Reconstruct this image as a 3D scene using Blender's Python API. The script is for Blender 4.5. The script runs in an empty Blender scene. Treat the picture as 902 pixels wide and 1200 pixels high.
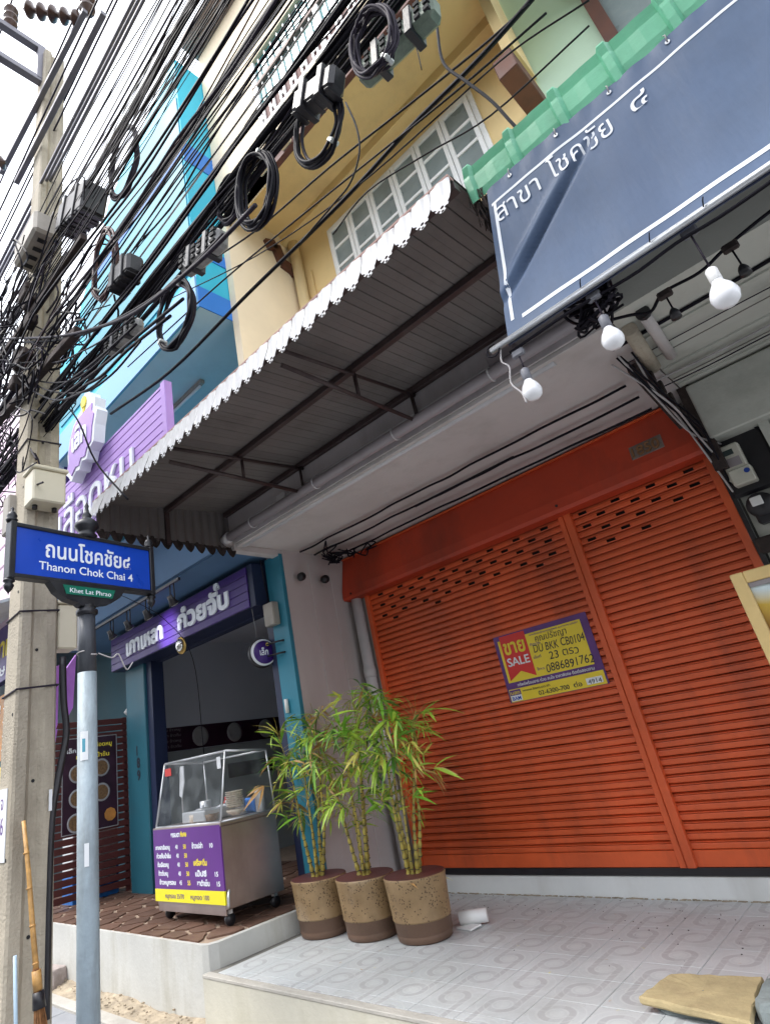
import bpy, math, random
from mathutils import Vector, Matrix
from mathutils.geometry import tessellate_polygon
random.seed(7)
S = bpy.context.scene
COL = S.collection
# ------------------------------------------------------------------ camera
R0 = ((0.6719008, 0.72302912, -0.16055592), (-0.39280169, 0.16409062, -0.90486524), (-0.6278982, 0.67104632, 0.39425968))
FPX, CX, CY = 685.71, 375.66, 590.69
CAM = Vector((0, -5, 1.29))
cd = bpy.data.cameras.new('camera')
cam = bpy.data.objects.new('camera', cd)
COL.objects.link(cam)
Rm = Matrix((R0[0], [-v for v in R0[1]], [-v for v in R0[2]])).transposed()
cam.matrix_world = Matrix.Translation(CAM) @ Rm.to_4x4()
cd.sensor_fit = 'AUTO'
cd.sensor_width = 36
cd.lens = FPX / 1200 * 36
cd.shift_x = (451 - CX) / 1200
cd.shift_y = -(600 - CY) / 1200
cd.clip_start = 0.02
cd.clip_end = 500
S.camera = cam
# ------------------------------------------------------------------ world, sun, exposure
w = bpy.data.worlds.new('World')
S.world = w
w.use_nodes = True
nt = w.node_tree
bg = nt.nodes['Background']
sky = nt.nodes.new('ShaderNodeTexSky')
sky.sky_type = 'NISHITA'
sky.sun_disc = False
sky.sun_elevation = math.radians(58)
sky.sun_rotation = math.radians(215)
sky.air_density = 1.0
sky.dust_density = 3.0
mx = nt.nodes.new('ShaderNodeMix')
mx.data_type = 'RGBA'
mx.inputs[0].default_value = 0.8
nt.links.new(sky.outputs[0], mx.inputs[6])
mx.inputs[7].default_value = (9.6, 9.9, 10.6, 1)      # thin bright overcast cloud
nt.links.new(mx.outputs[2], bg.inputs[0])
bg.inputs[1].default_value = 0.1
sd = bpy.data.lights.new('sun', 'SUN')
sd.energy = 1.0
sd.angle = math.radians(18)
sd.color = (1, 0.96, 0.9)
sun = bpy.data.objects.new('sun', sd)
COL.objects.link(sun)
# towards the sun: up, from the street side and from the left
el, az = math.radians(58), math.radians(215)
dirs = Vector((math.sin(az) * math.cos(el), math.cos(az) * math.cos(el), math.sin(el)))
sun.rotation_euler = dirs.to_track_quat('Z', 'Y').to_euler()
S.view_settings.view_transform = 'Standard'
S.view_settings.look = 'None'
S.view_settings.exposure = 1.80
S.view_settings.gamma = 1.0
S.cycles.max_bounces = 8
S.cycles.diffuse_bounces = 5
S.cycles.transparent_max_bounces = 12

def ray(px, py):
    v = Vector(((px - CX) / FPX, (py - CY) / FPX, 1.0))
    return Vector([sum(R0[r][c] * v[r] for r in range(3)) for c in range(3)])
def at(px, py, X=None, Y=None, Z=None):
    """world point of the calibrated photograph on one plane of the place"""
    v = ray(px, py)
    if Y is not None: t = (Y + 5) / v.y
    elif Z is not None: t = (Z - 1.29) / v.z
    else: t = X / v.x
    return CAM + v * t
# ------------------------------------------------------------------ materials
class NB:
    def __init__(s, m): s.t = m.node_tree; s.n = s.t.nodes; s.l = s.t.links
    def m(s, op, a, b=None, c=None):
        n = s.n.new('ShaderNodeMath'); n.operation = op
        for i, v in enumerate((a, b, c)):
            if v is None: continue
            if isinstance(v, (int, float)): n.inputs[i].default_value = v
            else: s.l.new(v, n.inputs[i])
        return n.outputs[0]
    def ramp(s, f, a, b):
        n = s.n.new('ShaderNodeMapRange'); s.l.new(f, n.inputs[0]); n.inputs[1].default_value = a; n.inputs[2].default_value = b
        return n.outputs[0]
    def noise(s, vec, sc, det=4, rough=.55, scale=None):
        if scale:
            mp = s.n.new('ShaderNodeMapping'); mp.inputs['Scale'].default_value = scale; s.l.new(vec, mp.inputs[0]); vec = mp.outputs[0]
        n = s.n.new('ShaderNodeTexNoise'); n.inputs['Scale'].default_value = sc; n.inputs['Detail'].default_value = det; n.inputs['Roughness'].default_value = rough
        s.l.new(vec, n.inputs['Vector']); return n.outputs['Fac']
    def mix(s, f, a, b):
        n = s.n.new('ShaderNodeMix'); n.data_type = 'RGBA'
        for k, v in ((0, f), (6, a), (7, b)):
            if isinstance(v, (int, float)): n.inputs[k].default_value = v
            elif isinstance(v, tuple): n.inputs[k].default_value = (*v, 1)
            else: s.l.new(v, n.inputs[k])
        return n.outputs[2]
def mul(c, k): return tuple(min(1, v * k) for v in c)
def mat(name, col, rough=.6, metal=0, var=.15, sc=3, dirt=0, dirtcol=(.12, .1, .08), dsc=1.2, streak=False, bump=.1, bsc=60, rnd=0, spec=.5):
    m = bpy.data.materials.new(name); m.use_nodes = True
    b = NB(m); p = b.n['Principled BSDF']
    g = b.n.new('ShaderNodeNewGeometry').outputs['Position']
    n1 = b.noise(g, sc, 5)
    c = b.mix(b.ramp(n1, .3, .7), mul(col, 1 - var), mul(col, 1 + var))
    n2 = b.noise(g, sc * 14, 3)
    c = b.mix(b.m('MULTIPLY', b.ramp(n2, .45, .75), var * .7), c, mul(col, .6))
    if rnd:
        oi = b.n.new('ShaderNodeObjectInfo').outputs['Random']
        c = b.mix(b.m('MULTIPLY', oi, rnd), c, mul(col, .35))
    if dirt:
        d = b.noise(g, dsc, 6, .65, (1, 1, .22) if streak else None)
        c = b.mix(b.m('MULTIPLY', b.ramp(d, .5, .72), dirt), c, dirtcol)
    b.l.new(c, p.inputs['Base Color'])
    p.inputs['Metallic'].default_value = metal
    b.l.new(b.m('ADD', b.m('MULTIPLY', n1, .25), rough - .12), p.inputs['Roughness'])
    p.inputs['Specular IOR Level'].default_value = spec
    if bump:
        bp = b.n.new('ShaderNodeBump'); bp.inputs['Strength'].default_value = bump; bp.inputs['Distance'].default_value = .01
        b.l.new(b.noise(g, bsc, 4), bp.inputs['Height']); b.l.new(bp.outputs[0], p.inputs['Normal'])
    return m
def glass(name, col=(.8, .9, .9), a=.05, rough=.05):
    m = bpy.data.materials.new(name); m.use_nodes = True
    b = NB(m); p = b.n['Principled BSDF']
    p.inputs['Base Color'].default_value = (*col, 1); p.inputs['Roughness'].default_value = rough
    tr = b.n.new('ShaderNodeBsdfTransparent'); ms = b.n.new('ShaderNodeMixShader')
    g = b.n.new('ShaderNodeNewGeometry').outputs['Position']
    f = b.m('ADD', b.m('MULTIPLY', b.ramp(b.noise(g, 6, 5), .45, .8), .2), a)
    b.l.new(f, ms.inputs[0]); b.l.new(tr.outputs[0], ms.inputs[1]); b.l.new(p.outputs[0], ms.inputs[2])
    b.l.new(ms.outputs[0], b.n['Material Output'].inputs[0])
    return m
M = {}
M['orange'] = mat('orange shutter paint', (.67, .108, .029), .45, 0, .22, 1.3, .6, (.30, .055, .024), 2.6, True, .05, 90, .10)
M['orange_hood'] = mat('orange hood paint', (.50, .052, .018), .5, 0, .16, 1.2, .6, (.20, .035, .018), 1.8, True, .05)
M['black'] = mat('black rubber', (.014, .013, .017), .42, 0, .3, 8, 0)
M['cable'] = mat('black cable', (.007, .006, .011), .55, 0, .3, 5, 0, bump=0, spec=.14)
M['cable2'] = mat('faded cable', (.022, .017, .028), .58, 0, .3, 5, 0, bump=0, spec=.18)
M['cable3'] = mat('red brown cable', (.05, .012, .014), .55, 0, .3, 5, 0, bump=0)
M['cable4'] = mat('pale cable', (.42, .40, .40), .45, 0, .2, 5, 0, bump=0)
M['dark'] = mat('dark interior', (.012, .012, .014), .8, 0, .2)
M['white'] = mat('white paint', (.72, .74, .74), .55, 0, .06, 2, .35, (.32, .3, .26), 1.6, True)
M['whitepl'] = mat('white plastic', (.78, .78, .77), .35, 0, .04, 4, .15, (.4, .36, .3), 3)
M['valance'] = None
M['ceil'] = mat('dusty ceiling paint', (.55, .52, .51), .75, 0, .08, 1.2, .35, (.22, .2, .17), 1.5, False, .15)
M['ceil2'] = mat('greenish ceiling boards', (.50, .51, .46), .75, 0, .08, 1.2, .5, (.18, .18, .15), 1.5, False, .15)
M['fascia'] = mat('fascia paint', (.48, .45, .46), .7, 0, .1, 1.4, .4, (.18, .16, .15), 2, True)
M['pinkwall'] = mat('pale mauve wall paint', (.50, .455, .45), .7, 0, .06, 1, .22, (.25, .2, .18), 1.3, True, .2, 120)
M['yellow'] = mat('cream yellow wall paint', (.78, .59, .29), .75, 0, .08, .8, .45, (.45, .33, .18), 1.1, True, .15, 50)
M['yellow2'] = mat('pale cream wall paint', (.78, .66, .48), .75, 0, .08, .8, .45, (.45, .36, .25), .9, True, .15, 50)
M['mint'] = mat('mint wall paint', (.50, .66, .50), .75, 0, .06, .9, .3, (.3, .4, .3), 1.5, True, .15, 50)
M['blueside'] = mat('turquoise wall paint', (.028, .42, .58), .6, 0, .08, .8, .2, (.03, .3, .42), 1.2, True)
M['blueback'] = mat('brightened turquoise wall paint', (.07, .60, .70), .6, 0, .08, .8, .25, (.04, .4, .5), 1.2, True)  # turquoise copy lightened to offset the shade under the balcony
M['bluedark'] = mat('blue band paint', (.02, .16, .52), .55, 0, .08, 1)
M['bluefront'] = mat('pale blue wall paint', (.075, .29, .38), .6, 0, .14, .9, .4, (.03, .12, .18), .8, True)
M['bluepale'] = mat('ice blue parapet paint', (.20, .40, .64), .6, 0, .05, .8)
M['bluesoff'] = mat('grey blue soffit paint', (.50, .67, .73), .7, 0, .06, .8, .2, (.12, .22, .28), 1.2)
M['teal'] = mat('teal pillar paint', (.018, .12, .17), .5, 0, .12, 1.5, .35, (.01, .06, .09), 1.6, True)
M['tealdk'] = mat('dark teal wall paint', (.02, .09, .12), .6, 0, .1, 1.5, .25, (.01, .05, .06), 1.6)
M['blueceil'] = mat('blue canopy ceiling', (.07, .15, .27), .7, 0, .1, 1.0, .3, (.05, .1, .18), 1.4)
M['bluepil'] = mat('bright blue pier paint', (.022, .20, .29), .5, 0, .12, 1.5, .4, (.02, .10, .15), 1.6, True)
M['navy'] = mat('navy trim', (.012, .02, .06), .5, 0, .1)
M['greywall'] = mat('grey interior wall', (.60, .64, .72), .6, 0, .05, 1)
M['lowtile'] = mat('pale interior tile', (.30, .33, .34), .4, 0, .06, 2)
M['purple'] = mat('deep purple board', (.05, .014, .18), .4, 0, .1, 3, .2, (.03, .01, .1), 2)
M['lilac'] = mat('lilac board', (.46, .28, .70), .5, 0, .07, 2, .2, (.3, .18, .5), 2)
M['lilacdk'] = mat('lilac groove', (.09, .04, .2), .6, 0, .1)
M['letter'] = mat('white acrylic letter', (.80, .84, .90), .4, 0, .03, 4, bump=0)
M['lettery'] = mat('yellow print', (.86, .70, .05), .5, 0, .03, 4, bump=0)
M['inkblack'] = mat('black ink', (.02, .018, .03), .5, 0, .1, bump=0)
M['inkpurple'] = mat('purple ink', (.10, .03, .22), .5, 0, .1, bump=0)
M['signblue'] = mat('street sign blue', (.005, .055, .44), .3, 0, .08, 6, .12, (.01, .03, .2), 5, bump=0)
M['signgreen'] = mat('street sign green', (.005, .14, .09), .3, 0, .08, 6, bump=0)
M['iron'] = mat('black cast iron', (.013, .014, .019), .4, .2, .3, 9, .3, (.05, .045, .04), 6)
M['irongrey'] = mat('scuffed dark grey post paint', (.045, .05, .062), .5, .1, .2, 6, .6, (.12, .13, .14), 9, True, .2)
M['galv'] = mat('grey painted post', (.27, .33, .37), .55, .1, .16, 5, .7, (.12, .13, .13), 7, True, .35, 40)
M['conc'] = mat('pole concrete', (.40, .355, .28), .88, 0, .16, 4, .65, (.17, .145, .11), 3.2, True, .9, 60)
M['conc2'] = mat('kerb concrete', (.42, .40, .36), .85, 0, .12, 3, .5, (.2, .18, .15), 2.5, False, .5, 40)
M['creamwall'] = mat('cream plaster plinth', (.52, .50, .42), .78, 0, .10, 2, .6, (.38, .36, .27), 2, True, .3, 30)
M['porchwall'] = mat('whitewashed plaster', (.52, .52, .49), .75, 0, .10, 2, .75, (.30, .28, .21), 2.0, True, .3, 30)
M['sand'] = mat('sandy dirt', (.36, .30, .22), .95, 0, .3, 9, .5, (.16, .13, .1), 8, False, .8, 40)
M['paver'] = mat('grey paver', (.30, .31, .33), .8, 0, .12, 4, .4, (.16, .16, .16), 4, False, .3, 60, .15)
M['street'] = mat('asphalt', (.05, .05, .052), .9, 0, .2, 6, .3, (.1, .09, .08), 3, False, .5, 90)
M['flag'] = mat('brown flagstone', (.155, .085, .058), .55, 0, .2, 6, .4, (.1, .05, .035), 4, False, .4, 40, .45)
M['grout'] = mat('pale grout', (.36, .27, .20), .85, 0, .15, 8, .3, (.2, .15, .12), 6, False, .4)
M['tilegrout'] = mat('grey tile grout', (.22, .21, .19), .9, 0, .15, 8)
M['brownpanel'] = mat('dark brown awning sheet', (.155, .138, .132), .65, 0, .14, 1.5, .4, (.06, .05, .045), 2.5, False, .05, 50, .22)
M['brownsteel'] = mat('brown steel tube', (.055, .035, .035), .5, .2, .2, 5, .4, (.12, .1, .09), 5)
M['timber'] = mat('dark brown timber', (.10, .035, .02), .65, 0, .2, 6, .3, (.05, .02, .015), 4)
M['grime'] = mat('sooty rusted metal', (.035, .024, .022), .85, .1, .5, 12, .4, (.12, .09, .07), 9, False, .6, 40)
M['pvc'] = mat('grey mauve pipe', (.30, .27, .285), .45, 0, .06, 2, .4, (.14, .12, .12), 3)
M['pvcw'] = mat('white pvc pipe', (.58, .57, .585), .4, 0, .05, 2, .35, (.36, .33, .32), 2, True)
M['pvcy'] = mat('cream pipe', (.74, .60, .34), .5, 0, .05, 2, .3, (.4, .3, .2), 2, True)
M['greenaw'] = mat('mint green metal tile', (.13, .48, .29), .45, 0, .10, 2, .4, (.08, .28, .18), 4, True)
M['pink'] = mat('faded pink trim', (.58, .36, .32), .6, 0, .1, 3)
M['pinkside'] = mat('pink louvre board', (.72, .56, .66), .6, 0, .12, .9, .3, (.6, .66, .78), .6)
M['steel'] = mat('stainless steel', (.46, .38, .36), .36, .85, .12, 3, .35, (.22, .14, .12), 3, True, .05, 60)
M['alu'] = mat('aluminium frame', (.62, .64, .66), .35, .7, .08, 5)
M['chrome'] = mat('polished silver', (.75, .74, .7), .12, 1, .05, 5, bump=0)
M['gold'] = mat('brass rim', (.62, .42, .14), .3, .9, .1, 5, bump=0)
M['menu'] = mat('menu purple print', (.125, .03, .235), .35, 0, .06, 4, bump=0)
M['menuy'] = mat('menu yellow print', (.86, .78, .02), .4, 0, .05, 4, bump=0)
M['poster'] = mat('poster yellow', (.76, .58, .035), .35, 0, .06, 6, .15, (.5, .36, .05), 6, bump=0)
M['posterp'] = mat('poster violet', (.10, .03, .17), .35, 0, .2, 6, bump=0)
M['posterr'] = mat('poster red', (.60, .025, .02), .4, 0, .05, 4, bump=0)
M['redbrown'] = mat('dark red slat paint', (.085, .018, .016), .5, 0, .15, 5, .2, (.04, .01, .01), 4, False, .1, 60, .25)
M['maroon'] = mat('dark menu print', (.030, .008, .022), .4, 0, .3, 6, bump=0)
M['food'] = mat('soup brown', (.16, .09, .04), .5, 0, .5, 40)
M['plate'] = mat('glazed plate', (.30, .30, .31), .3, 0, .1, 8)
M['bowl'] = mat('cream bowl glaze', (.62, .56, .46), .25, 0, .12, 30, .3, (.5, .12, .1), 28, bump=0)
M['bluepl'] = mat('blue plastic', (.02, .18, .6), .4)
M['soil'] = mat('potting soil', (.085, .062, .05), .95, 0, .5, 30, 0, bump=1, bsc=80)
M['potrim'] = mat('oxblood pot rim', (.10, .03, .028), .5, 0, .2, 9)
M['potbase'] = mat('brown pot foot', (.13, .075, .048), .6, 0, .2, 5, .3, (.07, .04, .03), 5)
M['culm'] = mat('yellow green bamboo culm', (.34, .27, .05), .5, 0, .5, 18, .85, (.05, .055, .022), 16)
M['culmd'] = mat('dark bamboo node', (.05, .045, .025), .7, 0, .3, 18)
for k, c in dict(leafg=(.20, .44, .04), leafl=(.42, .62, .07), leafy=(.66, .60, .13), leafb=(.52, .30, .11), leafd=(.08, .22, .03)).items():
    M[k] = mat('bamboo leaf ' + k, c, .45, 0, .25, 9, 0, bump=0, rnd=.25)
    p = M[k].node_tree.nodes['Principled BSDF']; p.inputs['Subsurface Weight'].default_value = 0
M['sandstone'] = mat('yellow sandstone', (.44, .35, .19), .9, 0, .18, 6, .55, (.27, .2, .11), 5, False, .5, 40)
M['slate'] = mat('grey broken concrete', (.22, .25, .25), .9, 0, .25, 7, .4, (.1, .11, .11), 6, False, .7, 30)
M['rubble'] = mat('grey pink rubble', (.34, .29, .27), .9, 0, .25, 9, .5, (.16, .12, .11), 8, False, .9, 25)
M['meter'] = mat('meter casing', (.56, .55, .47), .4, 0, .06, 6)
M['lcd'] = mat('dark display', (.04, .06, .06), .2, 0, .1, bump=0)
M['meterblue'] = mat('meter seal blue', (.01, .05, .3), .4, bump=0)
M['oldbrass'] = mat('tarnished number', (.28, .15, .07), .6, .3, .3, 20, .5, (.1, .06, .04), 14)
M['oldplate'] = mat('grey plate', (.20, .16, .14), .7, 0, .3, 14)
M['beige'] = mat('beige enamel box', (.60, .55, .42), .45, 0, .05, 2, .3, (.38, .3, .18), 3, True)
M['greybox'] = mat('grey weathered box', (.34, .31, .27), .6, 0, .12, 6, .4, (.16, .14, .12), 5)
M['term'] = mat('dusty grey terminal block', (.26, .255, .25), .55, 0, .25, 25, .4, (.05, .05, .05), 30)
M['termg'] = mat('green grey terminal block', (.14, .18, .14), .6, 0, .25, 25, .4, (.03, .04, .03), 30)
M['steelbar'] = mat('galvanised crossarm', (.17, .165, .19), .5, .3, .15, 6)
M['insul'] = mat('brown porcelain', (.065, .03, .02), .3, 0, .2, 6)
M['cloth'] = mat('purple tarpaulin', (.42, .17, .62), .7, 0, .15, 5)
M['broomst'] = mat('bamboo broom stick', (.45, .25, .08), .5, 0, .3, 22, .3, (.2, .1, .03), 20)
M['bristle'] = mat('brown bristle', (.28, .13, .05), .8, 0, .4, 40)
M['bluestick'] = mat('pale blue tube', (.38, .50, .60), .4)
M['orangebd'] = mat('orange printed board', (.50, .22, .05), .5, 0, .3, 12)
M['windowteal'] = mat('teal window glass', (.03, .24, .25), .25, 0, .2, 2)
M['windowgrey'] = mat('dusty window glass', (.20, .24, .24), .3, 0, .2, 2, .3, (.3, .3, .28), 4)
M['lattice'] = mat('brown lattice board', (.10, .035, .03), .7, 0, .2, 4)
M['roofedge'] = mat('brown roof edge', (.22, .16, .14), .7, 0, .2, 3)
M['cable_tie'] = mat('pale metal strap', (.50, .52, .5), .4, .3, .1)
M['framey'] = mat('varnished pine frame', (.72, .52, .22), .45, 0, .08, 4, .2, (.55, .38, .14), 12)
M['tie_label'] = mat('paper label', (.70, .72, .74), .6, 0, .05, 5, bump=0)
M['redpl'] = mat('red plastic', (.5, .03, .03), .4)
M['seallight'] = mat('frosted bulb', (.82, .83, .86), .22, 0, .02, 4, bump=0)
M['socket'] = mat('grey lamp socket', (.16, .165, .19), .5, 0, .1)
M['glasscase'] = glass('food case glass', (.45, .5, .52), .07)
# banner cloth with wind folds, printed flat
def banner_mat():
    m = mat('grey blue banner cloth', (.090, .138, .235), .52, 0, .16, 2.6, .45, (.06, .095, .18), 2.2, True, .12, 25)
    b = NB(m); p = b.n['Principled BSDF']; p.inputs['Specular IOR Level'].default_value = .35
    g = b.n.new('ShaderNodeNewGeometry').outputs['Position']; bp = b.n.new('ShaderNodeBump'); bp.inputs['Strength'].default_value = .2; bp.inputs['Distance'].default_value = .02
    b.l.new(b.m('ADD', b.noise(g, 5, 5, .6, (2.2, 1, .45)), b.m('MULTIPLY', b.noise(g, 22, 3, .6, (1, 1, .3)), .25)), bp.inputs['Height']); b.l.new(bp.outputs[0], p.inputs['Normal'])
    return m
M['banner'] = banner_mat()
# terracotta pot with stamped flowers
def pot_mat():
    m = bpy.data.materials.new('stamped ochre pot'); m.use_nodes = True
    b = NB(m); p = b.n['Principled BSDF']
    tc = b.n.new('ShaderNodeTexCoord').outputs['Object']; g = b.n.new('ShaderNodeNewGeometry').outputs['Position']
    c = b.mix(b.ramp(b.noise(g, 7, 5), .3, .7), (.19, .12, .055), (.30, .20, .10))
    v = b.n.new('ShaderNodeTexVoronoi'); v.inputs['Scale'].default_value = 62; b.l.new(tc, v.inputs['Vector'])
    v2 = b.n.new('ShaderNodeTexVoronoi'); v2.inputs['Scale'].default_value = 15; b.l.new(tc, v2.inputs['Vector'])
    k = b.m('MULTIPLY', b.m('LESS_THAN', v.outputs['Distance'], .33), b.m('LESS_THAN', v2.outputs['Distance'], .52))
    c = b.mix(b.m('MULTIPLY', k, .9), c, (.06, .03, .012))
    n = b.noise(g, 3, 6)
    c = b.mix(b.m('MULTIPLY', b.ramp(n, .58, .75), .4), c, (.45, .38, .28))
    b.l.new(c, p.inputs['Base Color']); p.inputs['Roughness'].default_value = .55
    bp = b.n.new('ShaderNodeBump'); bp.inputs['Strength'].default_value = .4; bp.inputs['Distance'].default_value = .004
    b.l.new(b.m('SUBTRACT', b.noise(g, 60, 3), k), bp.inputs['Height']); b.l.new(bp.outputs[0], p.inputs['Normal'])
    return m
M['pot'] = pot_mat()
# glazed floor tile printed with linked rings
def tile_mat():
    m = bpy.data.materials.new('ring patterned floor tile'); m.use_nodes = True
    b = NB(m); p = b.n['Principled BSDF']
    g = b.n.new('ShaderNodeNewGeometry').outputs['Position']
    sp = b.n.new('ShaderNodeSeparateXYZ'); b.l.new(g, sp.inputs[0])
    U = b.m('DIVIDE', b.m('ADD', sp.outputs[0], 1.96 + .15 + 30), .30); V = b.m('DIVIDE', b.m('ADD', sp.outputs[1], 1.03 + .145 + 29), .29)
    u = b.m('SUBTRACT', b.m('FRACT', U), .5); v = b.m('SUBTRACT', b.m('FRACT', V), .5)
    par = b.m('SUBTRACT', b.m('MULTIPLY', b.m('GREATER_THAN', b.m('FRACT', b.m('MULTIPLY', b.m('FLOOR', V), .5)), .25), 2), 1)
    par = b.m('MULTIPLY', par, b.m('SUBTRACT', b.m('MULTIPLY', b.m('GREATER_THAN', b.m('FRACT', b.m('MULTIPLY', b.m('FLOOR', U), .5)), .25), 2), 1))
    r = b.m('SQRT', b.m('ADD', b.m('MULTIPLY', u, u), b.m('MULTIPLY', v, v)))
    def line(x, c, w): return b.m('LESS_THAN', b.m('ABSOLUTE', b.m('SUBTRACT', x, c)), w)
    us = b.m('MULTIPLY', u, par)
    vs = b.m('MULTIPLY', v, par)
    au = b.m('ABSOLUTE', u)
    half = b.m('GREATER_THAN', b.m('MULTIPLY', us, b.m('SIGN', v)), -.02)
    band = b.m('MAXIMUM', b.m('MULTIPLY', line(r, .25, .055), b.m('SUBTRACT', 1, b.m('MULTIPLY', half, .55))), b.m('MULTIPLY', line(au, .25, .055), b.m('MULTIPLY', half, b.m('GREATER_THAN', b.m('ABSOLUTE', v), .05))))
    wl = b.m('MAXIMUM', b.m('MAXIMUM', line(r, .175, .014), line(r, .33, .014)), b.m('MULTIPLY', b.m('MAXIMUM', line(au, .175, .013), line(au, .33, .013)), b.m('MULTIPLY', half, b.m('GREATER_THAN', b.m('ABSOLUTE', v), .16))))
    wl = b.m('MAXIMUM', wl, line(r, .46, .010))
    inner = b.m('LESS_THAN', r, .12)
    n = b.noise(g, 2.2, 6, .6)
    base = b.mix(b.ramp(n, .3, .7), (.46, .49, .50), (.56, .58, .59))
    c = b.mix(b.m('MULTIPLY', band, .38), base, (.27, .26, .275))
    c = b.mix(b.m('MULTIPLY', b.m('MAXIMUM', wl, inner), b.m('ADD', .18, b.m('MULTIPLY', b.ramp(b.noise(g, 3.1, 5, .6), .3, .65), .4))), c, (.60, .63, .62))
    # worn bands of trodden dirt
    d = b.ramp(b.noise(g, 1.3, 7, .7), .5, .75)
    c = b.mix(b.m('MULTIPLY', d, .5), c, (.31, .29, .27)); st_ = b.ramp(b.noise(g, 4.5, 8, .75), .56, .7); c = b.mix(b.m('MULTIPLY', st_, .35), c, (.55, .56, .56))
    dd = b.ramp(b.noise(g, 60, 3), .62, .8)
    c = b.mix(b.m('MULTIPLY', dd, .25), c, (.14, .12, .1))
    oi = b.n.new('ShaderNodeObjectInfo').outputs['Random']
    c = b.mix(b.m('MULTIPLY', oi, .10), c, (.2, .2, .2))
    b.l.new(c, p.inputs['Base Color'])
    b.l.new(b.m('ADD', .38, b.m('MULTIPLY', d, .3)), p.inputs['Roughness'])
    bp = b.n.new('ShaderNodeBump'); bp.inputs['Strength'].default_value = .15; bp.inputs['Distance'].default_value = .004
    b.l.new(b.m('ADD', b.m('MULTIPLY', wl, .4), b.noise(g, 90, 3)), bp.inputs['Height']); b.l.new(bp.outputs[0], p.inputs['Normal'])
    return m
M['tile'] = tile_mat()
# pierced white metal valance: real see-through holes cut by the material
def valance_mat():
    m = mat('white enamelled valance', (.84, .84, .85), .42, 0, .04, 4, .3, (.5, .47, .46), 8, True, .05)
    b = NB(m); p = b.n['Principled BSDF']
    tc = b.n.new('ShaderNodeTexCoord').outputs['Object']
    sp = b.n.new('ShaderNodeSeparateXYZ'); b.l.new(tc, sp.inputs[0])
    hole = None
    for (hx, hz, hr) in ((0, -.045, .010), (-.022, -.058, .010), (.022, -.058, .010), (0, -.073, .008), (-.04, -.035, .008), (.04, -.035, .008)):
        dx = b.m('SUBTRACT', sp.outputs[0], hx); dz = b.m('SUBTRACT', sp.outputs[2], hz)
        k = b.m('LESS_THAN', b.m('ADD', b.m('MULTIPLY', dx, dx), b.m('MULTIPLY', dz, dz)), hr * hr)
        hole = k if hole is None else b.m('MAXIMUM', hole, k)
    tr = b.n.new('ShaderNodeBsdfTransparent'); ms = b.n.new('ShaderNodeMixShader')
    b.l.new(hole, ms.inputs[0]); b.l.new(p.outputs[0], ms.inputs[1]); b.l.new(tr.outputs[0], ms.inputs[2])
    b.l.new(ms.outputs[0], b.n['Material Output'].inputs[0])
    return m
M['valance'] = valance_mat()
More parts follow.
